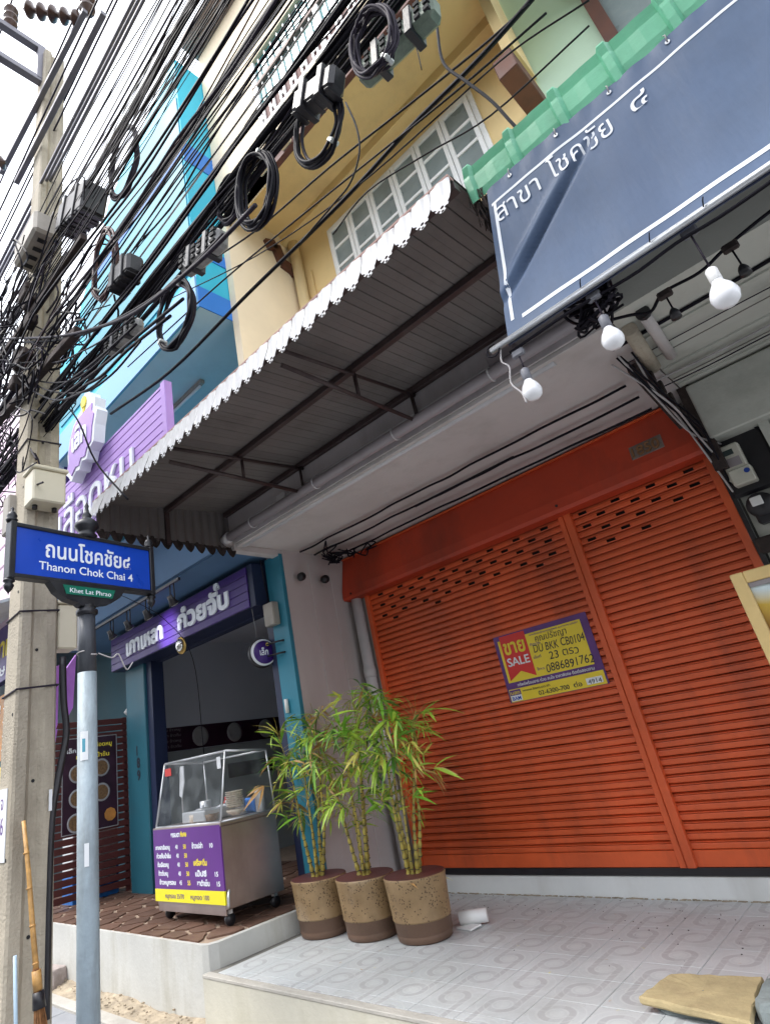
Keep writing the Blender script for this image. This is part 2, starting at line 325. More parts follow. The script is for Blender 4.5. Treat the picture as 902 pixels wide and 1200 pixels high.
# ------------------------------------------------------------------ geometry helpers
ORG = {}
def thing(name, label, cat, loc=(0, 0, 0), group=None):
    o = bpy.data.objects.new(name, None); o.empty_display_size = .1
    COL.objects.link(o); o.location = loc; ORG[o] = Vector(loc)
    o['label'] = label; o['category'] = cat
    if group: o['group'] = group
    return o
def tag(o, label, cat, group=None):
    o['label'] = label; o['category'] = cat
    if group: o['group'] = group
    return o
def struct(o): o['kind'] = 'structure'; return o
def stuff(o): o['kind'] = 'stuff'; return o
class MB:
    def __init__(s): s.v = []; s.f = []
    def add(s, vs, fs):
        b = len(s.v); s.v += [Vector(p) for p in vs]; s.f += [tuple(b + i for i in f) for f in fs]; return s
    def box(s, x0, x1, y0, y1, z0, z1, ch=0):
        c = (Vector(((x0 + x1) / 2, (y0 + y1) / 2, (z0 + z1) / 2)))
        return s.obox(c, Vector((1, 0, 0)) * (x1 - x0) / 2, Vector((0, 1, 0)) * (y1 - y0) / 2, Vector((0, 0, 1)) * (z1 - z0) / 2, ch)
    def obox(s, c, a, b, d, ch=0):
        c = Vector(c)
        if not ch:
            vs = [c + a * i + b * j + d * k for k in (-1, 1) for j in (-1, 1) for i in (-1, 1)]
            return s.add(vs, [(0, 2, 3, 1), (4, 5, 7, 6), (0, 1, 5, 4), (2, 6, 7, 3), (0, 4, 6, 2), (1, 3, 7, 5)])
        la, lb, ld = a.length, b.length, d.length
        ch = min(ch, la * .8, lb * .8, ld * .8)
        vs = []; idx = {}
        for i in (-1, 1):
            for j in (-1, 1):
                for k in (-1, 1):
                    for ax in range(3):
                        f = [1 - (ch / l) * (0 if ax == n else 1) for n, l in enumerate((la, lb, ld))]
                        idx[(i, j, k, ax)] = len(vs); vs.append(c + a * i * f[0] + b * j * f[1] + d * k * f[2])
        F = []
        o4 = [(-1, -1), (1, -1), (1, 1), (-1, 1)]
        for sgn in (-1, 1):
            F.append([idx[(sgn, p, q, 0)] for p, q in o4][::sgn]); F.append([idx[(q, sgn, p, 1)] for p, q in o4][::sgn]); F.append([idx[(p, q, sgn, 2)] for p, q in o4][::sgn])
        for p in (-1, 1):
            for q in (-1, 1):
                F.append([idx[(p, q, -1, 0)], idx[(p, q, -1, 1)], idx[(p, q, 1, 1)], idx[(p, q, 1, 0)]][::-p * q])
                F.append([idx[(p, -1, q, 0)], idx[(p, -1, q, 2)], idx[(p, 1, q, 2)], idx[(p, 1, q, 0)]][::p * q])
                F.append([idx[(-1, p, q, 1)], idx[(-1, p, q, 2)], idx[(1, p, q, 2)], idx[(1, p, q, 1)]][::-p * q])
                for k in (-1, 1): F.append([idx[(p, q, k, 0)], idx[(p, q, k, 1)], idx[(p, q, k, 2)]][::p * q * k])
        return s.add(vs, F)
    def tube(s, pts, r, n=6, closed=False, cap=True):
        pts = [Vector(p) for p in pts]; m = len(pts)
        rs = r if isinstance(r, (list, tuple)) else [r] * m
        b = len(s.v); up = None
        for i, p in enumerate(pts):
            t = (pts[(i + 1) % m] - pts[i - 1]) if closed else (pts[min(i + 1, m - 1)] - pts[max(i - 1, 0)])
            if t.length < 1e-9: t = Vector((0, 0, 1))
            t.normalize()
            if up is None: up = Vector((0, 0, 1)) if abs(t.z) < .9 else Vector((1, 0, 0))
            a = up - t * up.dot(t)
            if a.length < 1e-6: a = t.orthogonal()
            a.normalize(); c = t.cross(a); up = a
            for k in range(n):
                th = 2 * math.pi * k / n; s.v.append(p + (a * math.cos(th) + c * math.sin(th)) * rs[i])
        for i in range(m if closed else m - 1):
            for k in range(n):
                a0 = b + i * n + k; a1 = b + i * n + (k + 1) % n; j = ((i + 1) % m) * n
                s.f.append((a0, a1, b + j + (k + 1) % n, b + j + k))
        if cap and not closed:
            s.f.append(tuple(b + k for k in range(n))[::-1]); s.f.append(tuple(b + (m - 1) * n + k for k in range(n)))
        return s
    def lathe(s, c, prof, n=20, axis=(0, 0, 1)):
        c = Vector(c); ax = Vector(axis).normalized(); a = ax.orthogonal().normalized(); d = ax.cross(a); b = len(s.v)
        for (r, h) in prof:
            for k in range(n):
                th = 2 * math.pi * k / n; s.v.append(c + ax * h + (a * math.cos(th) + d * math.sin(th)) * max(r, 1e-4))
        for i in range(len(prof) - 1):
            for k in range(n):
                s.f.append((b + i * n + k, b + i * n + (k + 1) % n, b + (i + 1) * n + (k + 1) % n, b + (i + 1) * n + k))
        if prof[0][0] > .001: s.f.append(tuple(b + k for k in range(n))[::-1])
        if prof[-1][0] > .001: s.f.append(tuple(b + (len(prof) - 1) * n + k for k in range(n)))
        return s
    def prism(s, poly, d):
        """poly: list of 3-D points, extruded by d"""
        n = len(poly); d = Vector(d); P = [Vector(p) for p in poly]
        return s.add(P + [p + d for p in P], [tuple(range(n))[::-1], tuple(range(n, 2 * n))] + [(i, (i + 1) % n, n + (i + 1) % n, n + i) for i in range(n)])
    def build(s, name, m, parent=None, smooth=False, origin=None):
        xs = [p for p in s.v]
        if origin is None:
            lo = Vector([min(p[i] for p in xs) for i in range(3)]); hi = Vector([max(p[i] for p in xs) for i in range(3)]); origin = (lo + hi) / 2
        origin = Vector(origin)
        me = bpy.data.meshes.new(name); me.from_pydata([p - origin for p in xs], [], s.f); me.update()
        if smooth:
            me.polygons.foreach_set('use_smooth', [len(p.vertices) <= 4 for p in me.polygons])
        o = bpy.data.objects.new(name, me); COL.objects.link(o)
        if m: me.materials.append(M[m] if isinstance(m, str) else m)
        ORG[o] = origin
        o.location = origin - (ORG[parent] if parent else Vector())
        if parent: o.parent = parent
        return o
def dup(src, delta, parent=None, name=None):
    """copy of a mesh object (sharing its mesh), moved by delta in world space"""
    o = src.copy(); COL.objects.link(o)
    if name: o.name = name
    w0 = ORG[src] + Vector(delta); ORG[o] = w0
    par = parent or src.parent
    o.parent = par; o.location = w0 - (ORG[par] if par else Vector())
    return o
def bx(name, m, parent, x0, x1, y0, y1, z0, z1, ch=0): return MB().box(min(x0, x1), max(x0, x1), min(y0, y1), max(y0, y1), min(z0, z1), max(z0, z1), ch).build(name, m, parent)
def tb(name, m, parent, pts, r, n=8): return MB().tube(pts, r, n).build(name, m, parent, True)
def crom(P, k=6, closed=False):
    P = [Vector(p) for p in P]; n = len(P); out = []
    rng = n if closed else n - 1
    for i in range(rng):
        p0 = P[i - 1] if (closed or i > 0) else P[0] * 2 - P[1]
        p1, p2 = P[i], P[(i + 1) % n]
        p3 = P[(i + 2) % n] if (closed or i + 2 < n) else P[-1] * 2 - P[-2]
        for j in range(k):
            t = j / k
            out.append(.5 * ((2 * p1) + (p2 - p0) * t + (2 * p0 - 5 * p1 + 4 * p2 - p3) * t * t + (3 * p1 - p0 - 3 * p2 + p3) * t ** 3))
    if not closed: out.append(P[-1])
    return out
# ---- lettering from Blender's own font
def parea(p): return sum(p[i][0] * p[(i + 1) % len(p)][1] - p[(i + 1) % len(p)][0] * p[i][1] for i in range(len(p))) / 2
def inside(pt, p):
    c = False; x, y = pt[0], pt[1]
    for i in range(len(p)):
        a, b = p[i], p[i - 1]
        if (a[1] > y) != (b[1] > y) and x < (b[0] - a[0]) * (y - a[1]) / (b[1] - a[1]) + a[0]: c = not c
    return c
def glyphs(s, res=4):
    c = bpy.data.curves.new('tmp', 'FONT'); c.body = s; o = bpy.data.objects.new('tmp', c); COL.objects.link(o)
    bpy.context.view_layer.update()
    cu = o.to_curve(bpy.context.evaluated_depsgraph_get()); P = []
    for sp in cu.splines:
        if sp.type != 'BEZIER': continue
        pts = []; B = sp.bezier_points; N = len(B)
        for i in range(N):
            a, b = B[i], B[(i + 1) % N]; p0, p1, p2, p3 = a.co, a.handle_right, b.handle_left, b.co
            st = (p1 - p0).cross(p3 - p0).length < 1e-5 and (p2 - p0).cross(p3 - p0).length < 1e-5
            for j in range(1 if st else res):
                t = j / res; q = p0 * (1 - t) ** 3 + 3 * p1 * t * (1 - t) ** 2 + 3 * p2 * t * t * (1 - t) + p3 * t ** 3
                if not pts or (q - pts[-1]).length > 1e-5: pts.append(q.copy())
        if len(pts) > 2: P.append(pts)
    o.to_curve_clear(); bpy.data.objects.remove(o); bpy.data.curves.remove(c)
    return P
def text(s, m, parent, org, U, V, h, width=None, bold=0, depth=.002, shear=0, split=False, name='lettering', res=4, jig=0):
    P = glyphs(s, res)
    def enclosed(p):
        a = parea(p)
        return any(q is not p and parea(q) * a < 0 and abs(parea(q)) > abs(a) and inside(p[0], q) and inside(p[len(p) // 2], q) for q in P)
    isout = [not enclosed(p) for p in P]
    if bold:
        Q = []
        for p in P:
            n = len(p); q = []; a_ = parea(p); ho = not isout[len(Q)]
            sg = (1 if a_ > 0 else -1) * (-1 if ho else 1)
            for i in range(n):
                e = (p[(i + 1) % n] - p[i - 1]); nn = Vector((e.y, -e.x, 0)) * sg
                q.append(p[i] + (nn.normalized() * bold if nn.length > 1e-6 else Vector()))
            Q.append(q)
        P = Q
    x0 = min(q.x for p in P for q in p); x1 = max(q.x for p in P for q in p)
    sx = (width / (x1 - x0)) if width else h
    outer = [p for p, f in zip(P, isout) if f]; holes = [p for p, f in zip(P, isout) if not f]
    org = Vector(org); U = Vector(U).normalized(); V = Vector(V).normalized(); N = U.cross(V)
    mb = MB(); objs = []
    for n_, p in enumerate(outer):
        hs = [q for q in holes if inside(q[0], p) and inside(q[len(q) // 2], p)]
        loops = [p] + hs; vs = []
        off = depth + (n_ % 3) * .00025
        jy = random.uniform(-jig, jig)
        for l in loops: vs += [org + U * ((q.x - x0) * sx + shear * q.y * h) + V * ((q.y + jy) * h) + N * off for q in l]
        F = [tuple(t) for t in tessellate_polygon([[Vector((q.x, q.y, 0)) for q in l] for l in loops])]
        F2 = []
        for t in F:
            a, b_, c = vs[t[0]], vs[t[1]], vs[t[2]]
            F2.append(t if (b_ - a).cross(c - a).dot(N) > 0 else t[::-1])
        nv = len(vs)
        vs2 = vs + [v - N * (off + .0) for v in vs]
        k = 0
        for l in loops:
            n = len(l)
            for i in range(n): F2.append((k + i, k + (i + 1) % n, nv + k + (i + 1) % n, nv + k + i))
            k += n
        if split: objs.append(MB().add(vs2, F2).build('letter', m, parent))
        else: mb.add(vs2, F2)
    if not split: return stuff(mb.build(name, m, parent))
    return objs
X, Y, Z = Vector((1, 0, 0)), Vector((0, 1, 0)), Vector((0, 0, 1))
# ================================================================== GROUND
g = bx('street', 'street', None, -60, 60, -40, 30, -.6, -.36); struct(g)
sw = bx('sidewalk', 'paver', None, -30, 8, -4.6, -2.44, -.5, -.354); struct(sw)
first = None
for i in range(22):
    for j in range(5):
        x0 = -13 + i * .6; y0 = -2.46 - (j + 1) * .42
        if first is None: first = bx('paving_slab', 'paver', sw, x0 + .004, x0 + .592, y0 + .004, y0 + .412, -.354, -.338, .006)
        else: dup(first, (i * .6, -j * .42, random.uniform(-.003, .003)))
kb = bx('kerb', 'conc2', None, -30, 8, -2.44, -2.32, -.5, -.325, .01); struct(kb)
# sandy strip between kerb and porch wall: uneven mound
mb = MB(); nx, ny = 220, 14
for i in range(nx + 1):
    for j in range(ny + 1):
        x = -14 + i * .075; y = -2.325 + j * .018
        z = -.352 + .05 * (j / ny) + random.uniform(0, .016) + .02 * math.sin(x * 5) * (j / ny)
        mb.v.append(Vector((x, y, z)))
for i in range(nx):
    for j in range(ny):
        a = i * (ny + 1) + j; mb.f.append((a, a + ny + 1, a + ny + 2, a + 1))
struct(mb.build('sandy_verge', 'sand'))
mb = MB()
for i in range(170):
    x = random.uniform(-10, -4.4); y = random.uniform(-2.32, -2.14); s = random.uniform(.002, .009)
    mb.obox((x, y, -.318 + (y + 2.32) * .2), Vector((s, s * .4, 0)), Vector((-s * .3, s * .8, 0)), Vector((0, 0, s * .7)))
stuff(tag(mb.build('gravel', 'sand'), 'loose grit and pebbles on the sandy strip below the white porch', 'gravel'))
# forecourt of the orange shutter
fc = bx('forecourt_floor', 'tilegrout', None, -4.62, 3, -2.17, .0, -.05, -.004); struct(fc)
fw = bx('forecourt_wall', 'creamwall', None, -4.62, 3, -2.185, -2.17, -.36, -.001); struct(fw)
bx('coping', 'conc2', fw, -4.62, 3, -2.19, -2.125, -.02, .002, .004)
first = None
for i in range(-9, 14):
    for j in range(-5, 4):
        x0 = -1.81 + i * .3; y0 = -.885 + j * .29
        xa, xb = max(x0, -4.60) + .0015, x0 + .2985; ya, yb = max(y0, -2.125) + .0015, min(y0 + .2885, -.0)
        if xb - xa < .03 or yb - ya < .03: continue
        full = (xb - xa > .29 and yb - ya > .28)
        if full and first is not None:
            dup(first, (x0 - f0[0], y0 - f0[1], random.uniform(-.0006, .0006)))
        else:
            o = bx('tile', 'tile', fc, xa, xb, ya, yb, -.004, .004, .001)
            if full and first is None: first = o; f0 = (x0, y0)
# neighbour's raised porch
pf = bx('porch_floor', 'grout', None, -9.6, -4.66, -2.10, 5.5, -.3, .146); struct(pf)
pw = MB()
prof = [(-9.6, -2.13), (-4.70, -2.13), (-4.64, -2.11), (-4.605, -2.04), (-4.605, -.98), (-4.66, -.98), (-4.66, -2.0), (-4.69, -2.08), (-4.76, -2.10), (-9.6, -2.10)]
pw.prism([(a, b, -.36) for a, b in prof], (0, 0, .518))
pw = pw.build('porch_wall', 'porchwall'); struct(pw)
def clip(poly, p, n):
    out = []
    for i in range(len(poly)):
        a, b = poly[i], poly[(i + 1) % len(poly)]
        da = (a[0] - p[0]) * n[0] + (a[1] - p[1]) * n[1]; db = (b[0] - p[0]) * n[0] + (b[1] - p[1]) * n[1]
        if da <= 0: out.append(a)
        if da * db < 0:
            t = da / (da - db); out.append((a[0] + (b[0] - a[0]) * t, a[1] + (b[1] - a[1]) * t))
    return out
seeds = []
for i in range(17):
    for j in range(10):
        seeds.append((-9.5 + i * .30 + (j % 2) * .15 + random.uniform(-.08, .08), -2.02 + j * .24 + random.uniform(-.07, .07)))
for k, sd_ in enumerate(seeds):
    poly = [(max(-9.58, sd_[0] - .5), max(-2.085, sd_[1] - .5)), (min(-4.67, sd_[0] + .5), max(-2.085, sd_[1] - .5)), (min(-4.67, sd_[0] + .5), sd_[1] + .5), (max(-9.58, sd_[0] - .5), sd_[1] + .5)]
    if not (-9.58 < sd_[0] < -4.67): continue
    for q in seeds:
        if q is sd_ or abs(q[0] - sd_[0]) > .9 or abs(q[1] - sd_[1]) > .9: continue
        d = (q[0] - sd_[0], q[1] - sd_[1]); poly = clip(poly, ((q[0] + sd_[0]) / 2, (q[1] + sd_[1]) / 2), d)
        if not poly: break
    if len(poly) < 3: continue
    cx_ = sum(p[0] for p in poly) / len(poly); cy_ = sum(p[1] for p in poly) / len(poly)
    P2 = []
    for i, p in enumerate(poly):
        for t in (.12, .5, .88):
            q = poly[(i + 1) % len(poly)]
            x, y = p[0] + (q[0] - p[0]) * t, p[1] + (q[1] - p[1]) * t
            L = math.hypot(x - cx_, y - cy_) + 1e-6; s = max(.3, 1 - (.017 + random.uniform(0, .008)) / L)
            P2.append((cx_ + (x - cx_) * s, cy_ + (y - cy_) * s, .146))
    MB().prism(P2, (0, 0, .011 + random.uniform(0, .004))).build('flagstone', 'flag', pf)
# ================================================================== OTHER SIDE OF THE STREET (unseen behind the camera, added to block low sky light)
oh = thing('shophouse', 'unseen grey row of shophouses across the street, added to shade the upper shutter', 'building', (0, -19, -.35))
bx('wall', 'conc', oh, -45, 45, -22, -19, -.36, 9.5)
f_ = None
for i in range(22):
    for j in range(3):
        o = bx('window', 'windowgrey', oh, -43, -40.6, -18.99, -18.95, .0, 2.4) if f_ is None else dup(f_, (i * 4, 0, j * 3.1))
        f_ = f_ or o
bx('balcony_slab', 'white', oh, -45, 45, -19, -18.2, 2.75, 2.95)
# ================================================================== OUR BUILDING (yellow shophouse)
yb = thing('shophouse', 'cream yellow shophouse whose ground floor is closed by the orange shutter', 'building', (-2.5, .5, 0))
bx('plinth', 'white', yb, -4.45, 3, -.015, .3, -.05, .15, .008)
bx('sill_strip', 'black', yb, -4.45, 3, -.028, .3, .1501, .199)
bx('front_wall', 'pinkwall', yb, -4.45, -4.225, .01, .3, .199, 3.4)
bx('party_wall', 'pinkwall', yb, -4.72, -4.45, -.98, .3, -.05, 3.4)
for yy in (-.62, -.30): bx('wall_joint', 'ceil', yb, -4.452, -4.444, yy - .004, yy + .004, .0, 3.3)
bx('back_wall', 'dark', yb, -4.4, 3, 1.2, 1.3, .0, 3.4)
cs = bx('canopy_slab', 'ceil', yb, -4.55, -.62, -1.6, .2, 3.4, 3.76)
bx('canopy_fascia', 'fascia', yb, -4.55, -.62, -1.612, -1.6, 3.39, 3.765)
bx('canopy_slab', 'ceil2', yb, -.61, 3, -1.6, .2, 3.4, 3.76)
bx('ceiling_edge_trim', 'ceil', yb, -4.56, -4.46, -1.60, -.02, 3.335, 3.4, .004)
bx('ceiling_edge_trim', 'ceil', yb, -4.56, -.62, -1.58, -1.50, 3.365, 3.399, .004)
for yy in (-1.15, -.62, -.28): bx('ceiling_batten', 'ceil2', yb, -.6, 3, yy - .02, yy + .02, 3.385, 3.399)
for yy in (-.85, -.40): bx('ceiling_joint', 'tilegrout', yb, -.6, 3, yy - .003, yy + .003, 3.394, 3.399)
bx('neighbour_shutter_box', 'ceil2', yb, -.58, 3, -.22, -.02, 2.93, 3.38, .01)
bx('shutter_side_wall', 'ceil2', yb, -.60, 3, .0, .3, .199, 3.4)
bx('louvre_frame', 'ceil2', yb, -.30, -.24, -.12, -.02, 2.35, 2.93)
for k in range(6): bx('louvre_slat', 'white', yb, -.24, .9, -.10, -.03, 2.84 - k * .07, 2.875 - k * .07, .004)
# upper floor
bx('upper_wall', 'yellow', yb, -4.5, -.62, .2, .4, 3.76, 8.7)
bx('side_fin', 'yellow2', yb, -4.62, -4.5, -1.10, .2, 3.76, 12.35)
bx('soffit', 'yellow', yb, -4.5, -.62, -1.1, .2, 8.7, 8.95)
bx('soffit_beam', 'yellow', yb, -4.5, -.62, -.05, .2, 8.55, 8.7)
wf = bx('window_frame', 'whitepl', yb, -3.76, -1.25, .165, .205, 6.9, 8.28)
bx('window_glass', 'windowgrey', yb, -3.70, -1.31, .155, .165, 6.95, 8.2)
for k in range(6):
    xa = -3.72 + k * .403
    fr = MB()
    fr.box(xa, xa + .055, .13, .16, 6.95, 8.22, .004).box(xa + .34, xa + .395, .13, .16, 6.95, 8.22, .004).box(xa + .055, xa + .34, .13, .16, 8.14, 8.22, .004)
    for zz in (7.80, 7.46, 7.12): fr.box(xa + .055, xa + .34, .135, .158, zz, zz + .045, .004)
    fr.build('casement', 'whitepl', yb)
tb('drain_pipe', 'pvcy', yb, [(-4.38, .10, 3.7), (-4.38, .10, 8.6)], .085, 12)
tb('pipe_collar', 'pvcy', yb, [(-4.38, .10, 6.75), (-4.38, .10, 6.86)], .10, 12)
tb('thin_pipe', 'yellow', yb, [(-4.20, .17, 3.7), (-4.20, .17, 7.9)], .016, 6)
# brown zig-zag bracket on the fin
P = [at(*q, X=-4.485) for q in ((312, 287), (322, 289), (330, 309), (342, 318), (346, 324))]
mb = MB()
for a, b in zip(P, P[1:]):
    a, b = Vector(a), Vector(b); mb.obox((a + b) / 2, (b - a) * .53, X * .05, (b - a).normalized().cross(X) * .085, .004)
stuff(mb.build('rusty_bracket', 'timber', yb))
# third storey front: parapet of pierced blocks, lattice, teal windows
bx('parapet_core', 'lattice', yb, -4.5, 1.5, -1.10, -1.02, 8.30, 9.02)
first = None
for i in range(26):
    for j in range(4):
        dx, dz = i * .22, j * .17
        if (i + j) % 2: continue
        if first is None: first = bx('breeze_block', 'yellow2', yb, -4.10, -3.93, -1.16, -1.02, 8.33, 8.47, .01)
        else: dup(first, (dx, 0, dz))
bx('front_wall_upper', 'yellow2', yb, -4.5, -3.55, -1.1, -1.0, 8.3, 12.3)
bx('front_wall_upper', 'yellow2', yb, -3.55, 2, -1.1, -1.0, 10.55, 12.3)
bx('lattice_board', 'lattice', yb, -3.55, 2, -1.08, -1.02, 9.02, 9.55)
first = None
for i in range(26):
    o = MB().box(-3.50, -3.475, -1.11, -1.08, 9.04, 9.52).box(-3.42, -3.395, -1.11, -1.08, 9.04, 9.52).box(-3.475, -3.42, -1.105, -1.085, 9.26, 9.30).build('lattice_bar', 'whitepl', yb) if first is None else dup(first, (i * .21, 0, 0))
    if first is None: first = o
bx('window_glass', 'windowteal', yb, -3.55, 2, -1.04, -1.02, 9.55, 10.55)
first = None
for i in range(40):
    o = bx('mullion', 'whitepl', yb, -3.52, -3.50, -1.07, -1.04, 9.58, 10.52) if first is None else dup(first, (i * .14, 0, 0))
    if first is None: first = o
for xx in (-3.55, -2.3, -1.05): bx('window_post', 'whitepl', yb, xx, xx + .09, -1.09, -1.03, 9.02, 10.6, .005)
bx('window_rail', 'roofedge', yb, -3.55, 2, -1.09, -1.04, 10.0, 10.06)
bx('window_sill', 'white', yb, -3.6, 2, -1.16, -1.04, 8.98, 9.04)
bx('roof_edge', 'roofedge', yb, -4.66, 2, -1.4, -.9, 12.3, 12.55)
# ================================================================== GREEN UPPER HOUSE (right)
gh = thing('shophouse', 'pale mint green upper house wall above the green awning', 'building', (1.5, .5, 3.8))
bx('upper_wall', 'mint', gh, -.62, 4, .22, .4, 3.76, 12)
bx('party_fin', 'yellow', gh, -.70, -.60, -.35, .2, 7.6, 12)
bx('timber_beam', 'timber', gh, -.80, -.60, -.55, .19, 7.05, 7.32, .01)
bx('window_frame', 'timber', gh, .05, .17, .15, .22, 6.35, 8.4)
bx('window_glass', 'windowgrey', gh, .17, 1.6, .19, .215, 6.42, 8.35)
bx('window_sill', 'white', gh, -.12, 1.7, .08, .22, 6.05, 6.16, .01)
# ================================================================== BLUE BUILDING (left)
bb = thing('shophouse', 'bright blue shophouse with deep balcony soffit left of the yellow house', 'building', (-6.5, .5, 0))
bx('back_wall', 'blueback', bb, -9.2, -4.63, .05, .25, 3.76, 6.65)
bx('soffit', 'bluesoff', bb, -9.2, -4.63, -1.58, .25, 6.65, 6.7)
fr = MB().prism([(-4.63, -1.6, 6.652), (-4.63, -1.6, 11.75), (-6.9, -1.6, 10.95), (-8.3, -1.6, 9.3), (-9.2, -1.6, 8.6), (-9.2, -1.6, 6.652)], (0, 1.8, 0)).build('upper_storeys', 'blueside', bb)
bx('parapet_front', 'bluepale', bb, -9.2, -4.64, -1.625, -1.6, 6.64, 7.15)
bx('front_panel', 'bluefront', bb, -9.0, -4.66, -1.62, -1.6, 7.3, 8.25)
bx('front_panel', 'bluefront', bb, -8.0, -4.66, -1.62, -1.6, 8.4, 9.5)
bx('front_panel', 'bluefront', bb, -7.0, -4.66, -1.62, -1.6, 9.7, 10.8)
for z0, z1 in ((6.64, 6.98), (7.55, 7.75), (9.35, 9.75)):
    bx('side_band', 'bluedark', bb, -4.63, -4.618, -1.605, -.6, z0, z1)
bx('side_band', 'bluedark', bb, -7.5, -4.64, -1.63, -1.6, 8.27, 8.38)
bx('side_band', 'bluedark', bb, -7.5, -4.64, -1.63, -1.6, 9.52, 9.68)
bx('wall_band', 'bluedark', bb, -9.2, -4.63, .03, .05, 5.2, 5.32)
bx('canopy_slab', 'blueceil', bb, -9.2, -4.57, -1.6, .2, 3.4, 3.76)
bx('rear_wall', 'tealdk', bb, -13.5, -8.25, -.6, -.4, -.3, 3.4)
bx('interior_side_wall', 'greywall', bb, -8.22, -8.10, -.8, 6, .15, 3.3)
bx('interior_wainscot', 'lowtile', bb, -8.10, -8.09, -.7, 6, .15, 1.72)
bx('interior_back_wall', 'greywall', bb, -8.1, -4.7, 5.4, 5.5, .15, 3.3)
bx('interior_right_wall', 'tealdk', bb, -4.74, -4.72, -.98, 6, .15, 3.3)
bx('lintel_wall', 'navy', bb, -8.2, -4.72, -.9, -.8, 2.85, 3.4)
bx('interior_ceiling', 'greywall', bb, -8.2, -4.7, -.8, 5.5, 3.3, 3.34)
lp = bx('left_pier', 'teal', bb, -8.05, -7.52, -1.02, -.75, .147, 3.4, .01)
bx('pier_trim', 'navy', bb, -7.52, -7.38, -.98, -.80, .15, 3.0)
bx('right_pier', 'bluepil', bb, -4.70, -4.452, -1.03, -.98, .15, 3.36, .004)
bx('pier_trim', 'navy', bb, -4.80, -4.702, -1.02, -.98, .15, 2.9)
text('189', 'inkblack', bb, (-7.80, -1.021, 1.66), X, Z, .12, depth=.002, bold=.02, name='house_number_digit') if False else None
for k, ch_ in enumerate('189'): text(ch_, 'inkblack', bb, (-7.79, -1.022, 1.72 - k * .15), X, Z, .17, depth=.002, bold=.03, name='painted_digit')
# dark menu strip with plates on the inner side wall
ms = bx('menu_strip', 'maroon', bb, -8.09, -8.075, -.65, 3.2, 1.73, 2.05)
for k in range(5): MB().lathe((-8.075, .15 + k * .62, 1.89), [(.14, 0), (.14, .008), (.10, .004), (.0, .004)], 20, (1, 0, 0)).build('printed_plate', 'plate', bb, True)
for k in range(4): text('เกาเหลา ข้าวต้ม' if k % 2 else 'ก๋วยจั๊บ ข้าวหมู', 'plate', bb, (-8.074, -.58, 2.0 - k * .075), Y, Z, .05, width=.4, depth=.001, name='menu_lettering')
bx('wall_picture', 'maroon', bb, -8.089, -8.08, .6, 1.5, 1.25, 1.45)
# conduit and pipe by left pier
tb('down_pipe', 'teal', bb, [(-8.35, -.72, 3.3), (-8.35, -.72, 2.55), (-8.35, -.75, 2.42)], .06, 10)
tb('pipe_outlet', 'whitepl', bb, [(-8.35, -.75, 2.45), (-8.38, -.85, 2.32)], .055, 10)
# pier fittings
bx('switch_box', 'greybox', bb, -4.72, -4.56, -1.12, -1.03, 2.62, 2.86, .01)
tb('wall_tube', 'whitepl', bb, [(-4.62, -1.05, 1.88), (-4.62, -1.05, 1.75)], .02, 8)
# far pink house
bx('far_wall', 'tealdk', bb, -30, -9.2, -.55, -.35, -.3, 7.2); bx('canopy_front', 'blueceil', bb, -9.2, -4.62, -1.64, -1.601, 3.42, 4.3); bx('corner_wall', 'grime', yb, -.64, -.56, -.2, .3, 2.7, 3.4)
ph = thing('shophouse', 'pink and white shop front with louvred boards behind the concrete pole', 'building', (-12, -1.2, 3))
for k in range(13):
    z0 = 3.9 + k * .42
    bx('louvre_board', 'pinkside', ph, -17, -9.35, -1.7, -1.4, z0, z0 + .40, .02)
bx('backing_wall', 'lilacdk', ph, -17, -9.36, -1.5, -1.2, 3.6, 9.3)
# ================================================================== ROLLING SHUTTER
rs = thing('rolling_shutter', 'orange rolling shutter in two panels with slots near the top', 'shutter', (-2.4, 0, .2))
bx('interior_shade_sheet', 'dark', rs, -4.2, -.64, .02, .04, .2, 3.35)  # near-black sheet stands in for the unlit room behind the slots
prof = [(.012, 0), (-.010, .002), (-.0135, .008), (-.0135, .033), (-.012, .038), (.004, .040), (-.006, .043), (-.007, .049), (.006, .052), (-.002, .0545), (.012, .0585)]
def slat(x0, x1, z, slots):
    """one slat; real openings where slots (list of (xa,xb)) are"""
    xs = [x0, x1]
    for a, b in slots: xs += [a, b]
    xs = sorted(xs); mb = MB(); n = len(prof)
    for x in xs:
        for (y, h) in prof: mb.v.append(Vector((x, y, z + h)))
    for i in range(len(xs) - 1):
        mid = (xs[i] + xs[i + 1]) / 2; hole = any(a < mid < b and b - a > .02 for a, b in slots)
        for k in range(n - 1):
            if hole and k == 2: continue
            a = i * n + k; mb.f.append((a, a + n, a + n + 1, a + 1))
    return mb.build('slat', 'orange', rs)
ZB, PITCH, NR = .305, .0597, 44
base = {}
rw0 = random.Random(21)
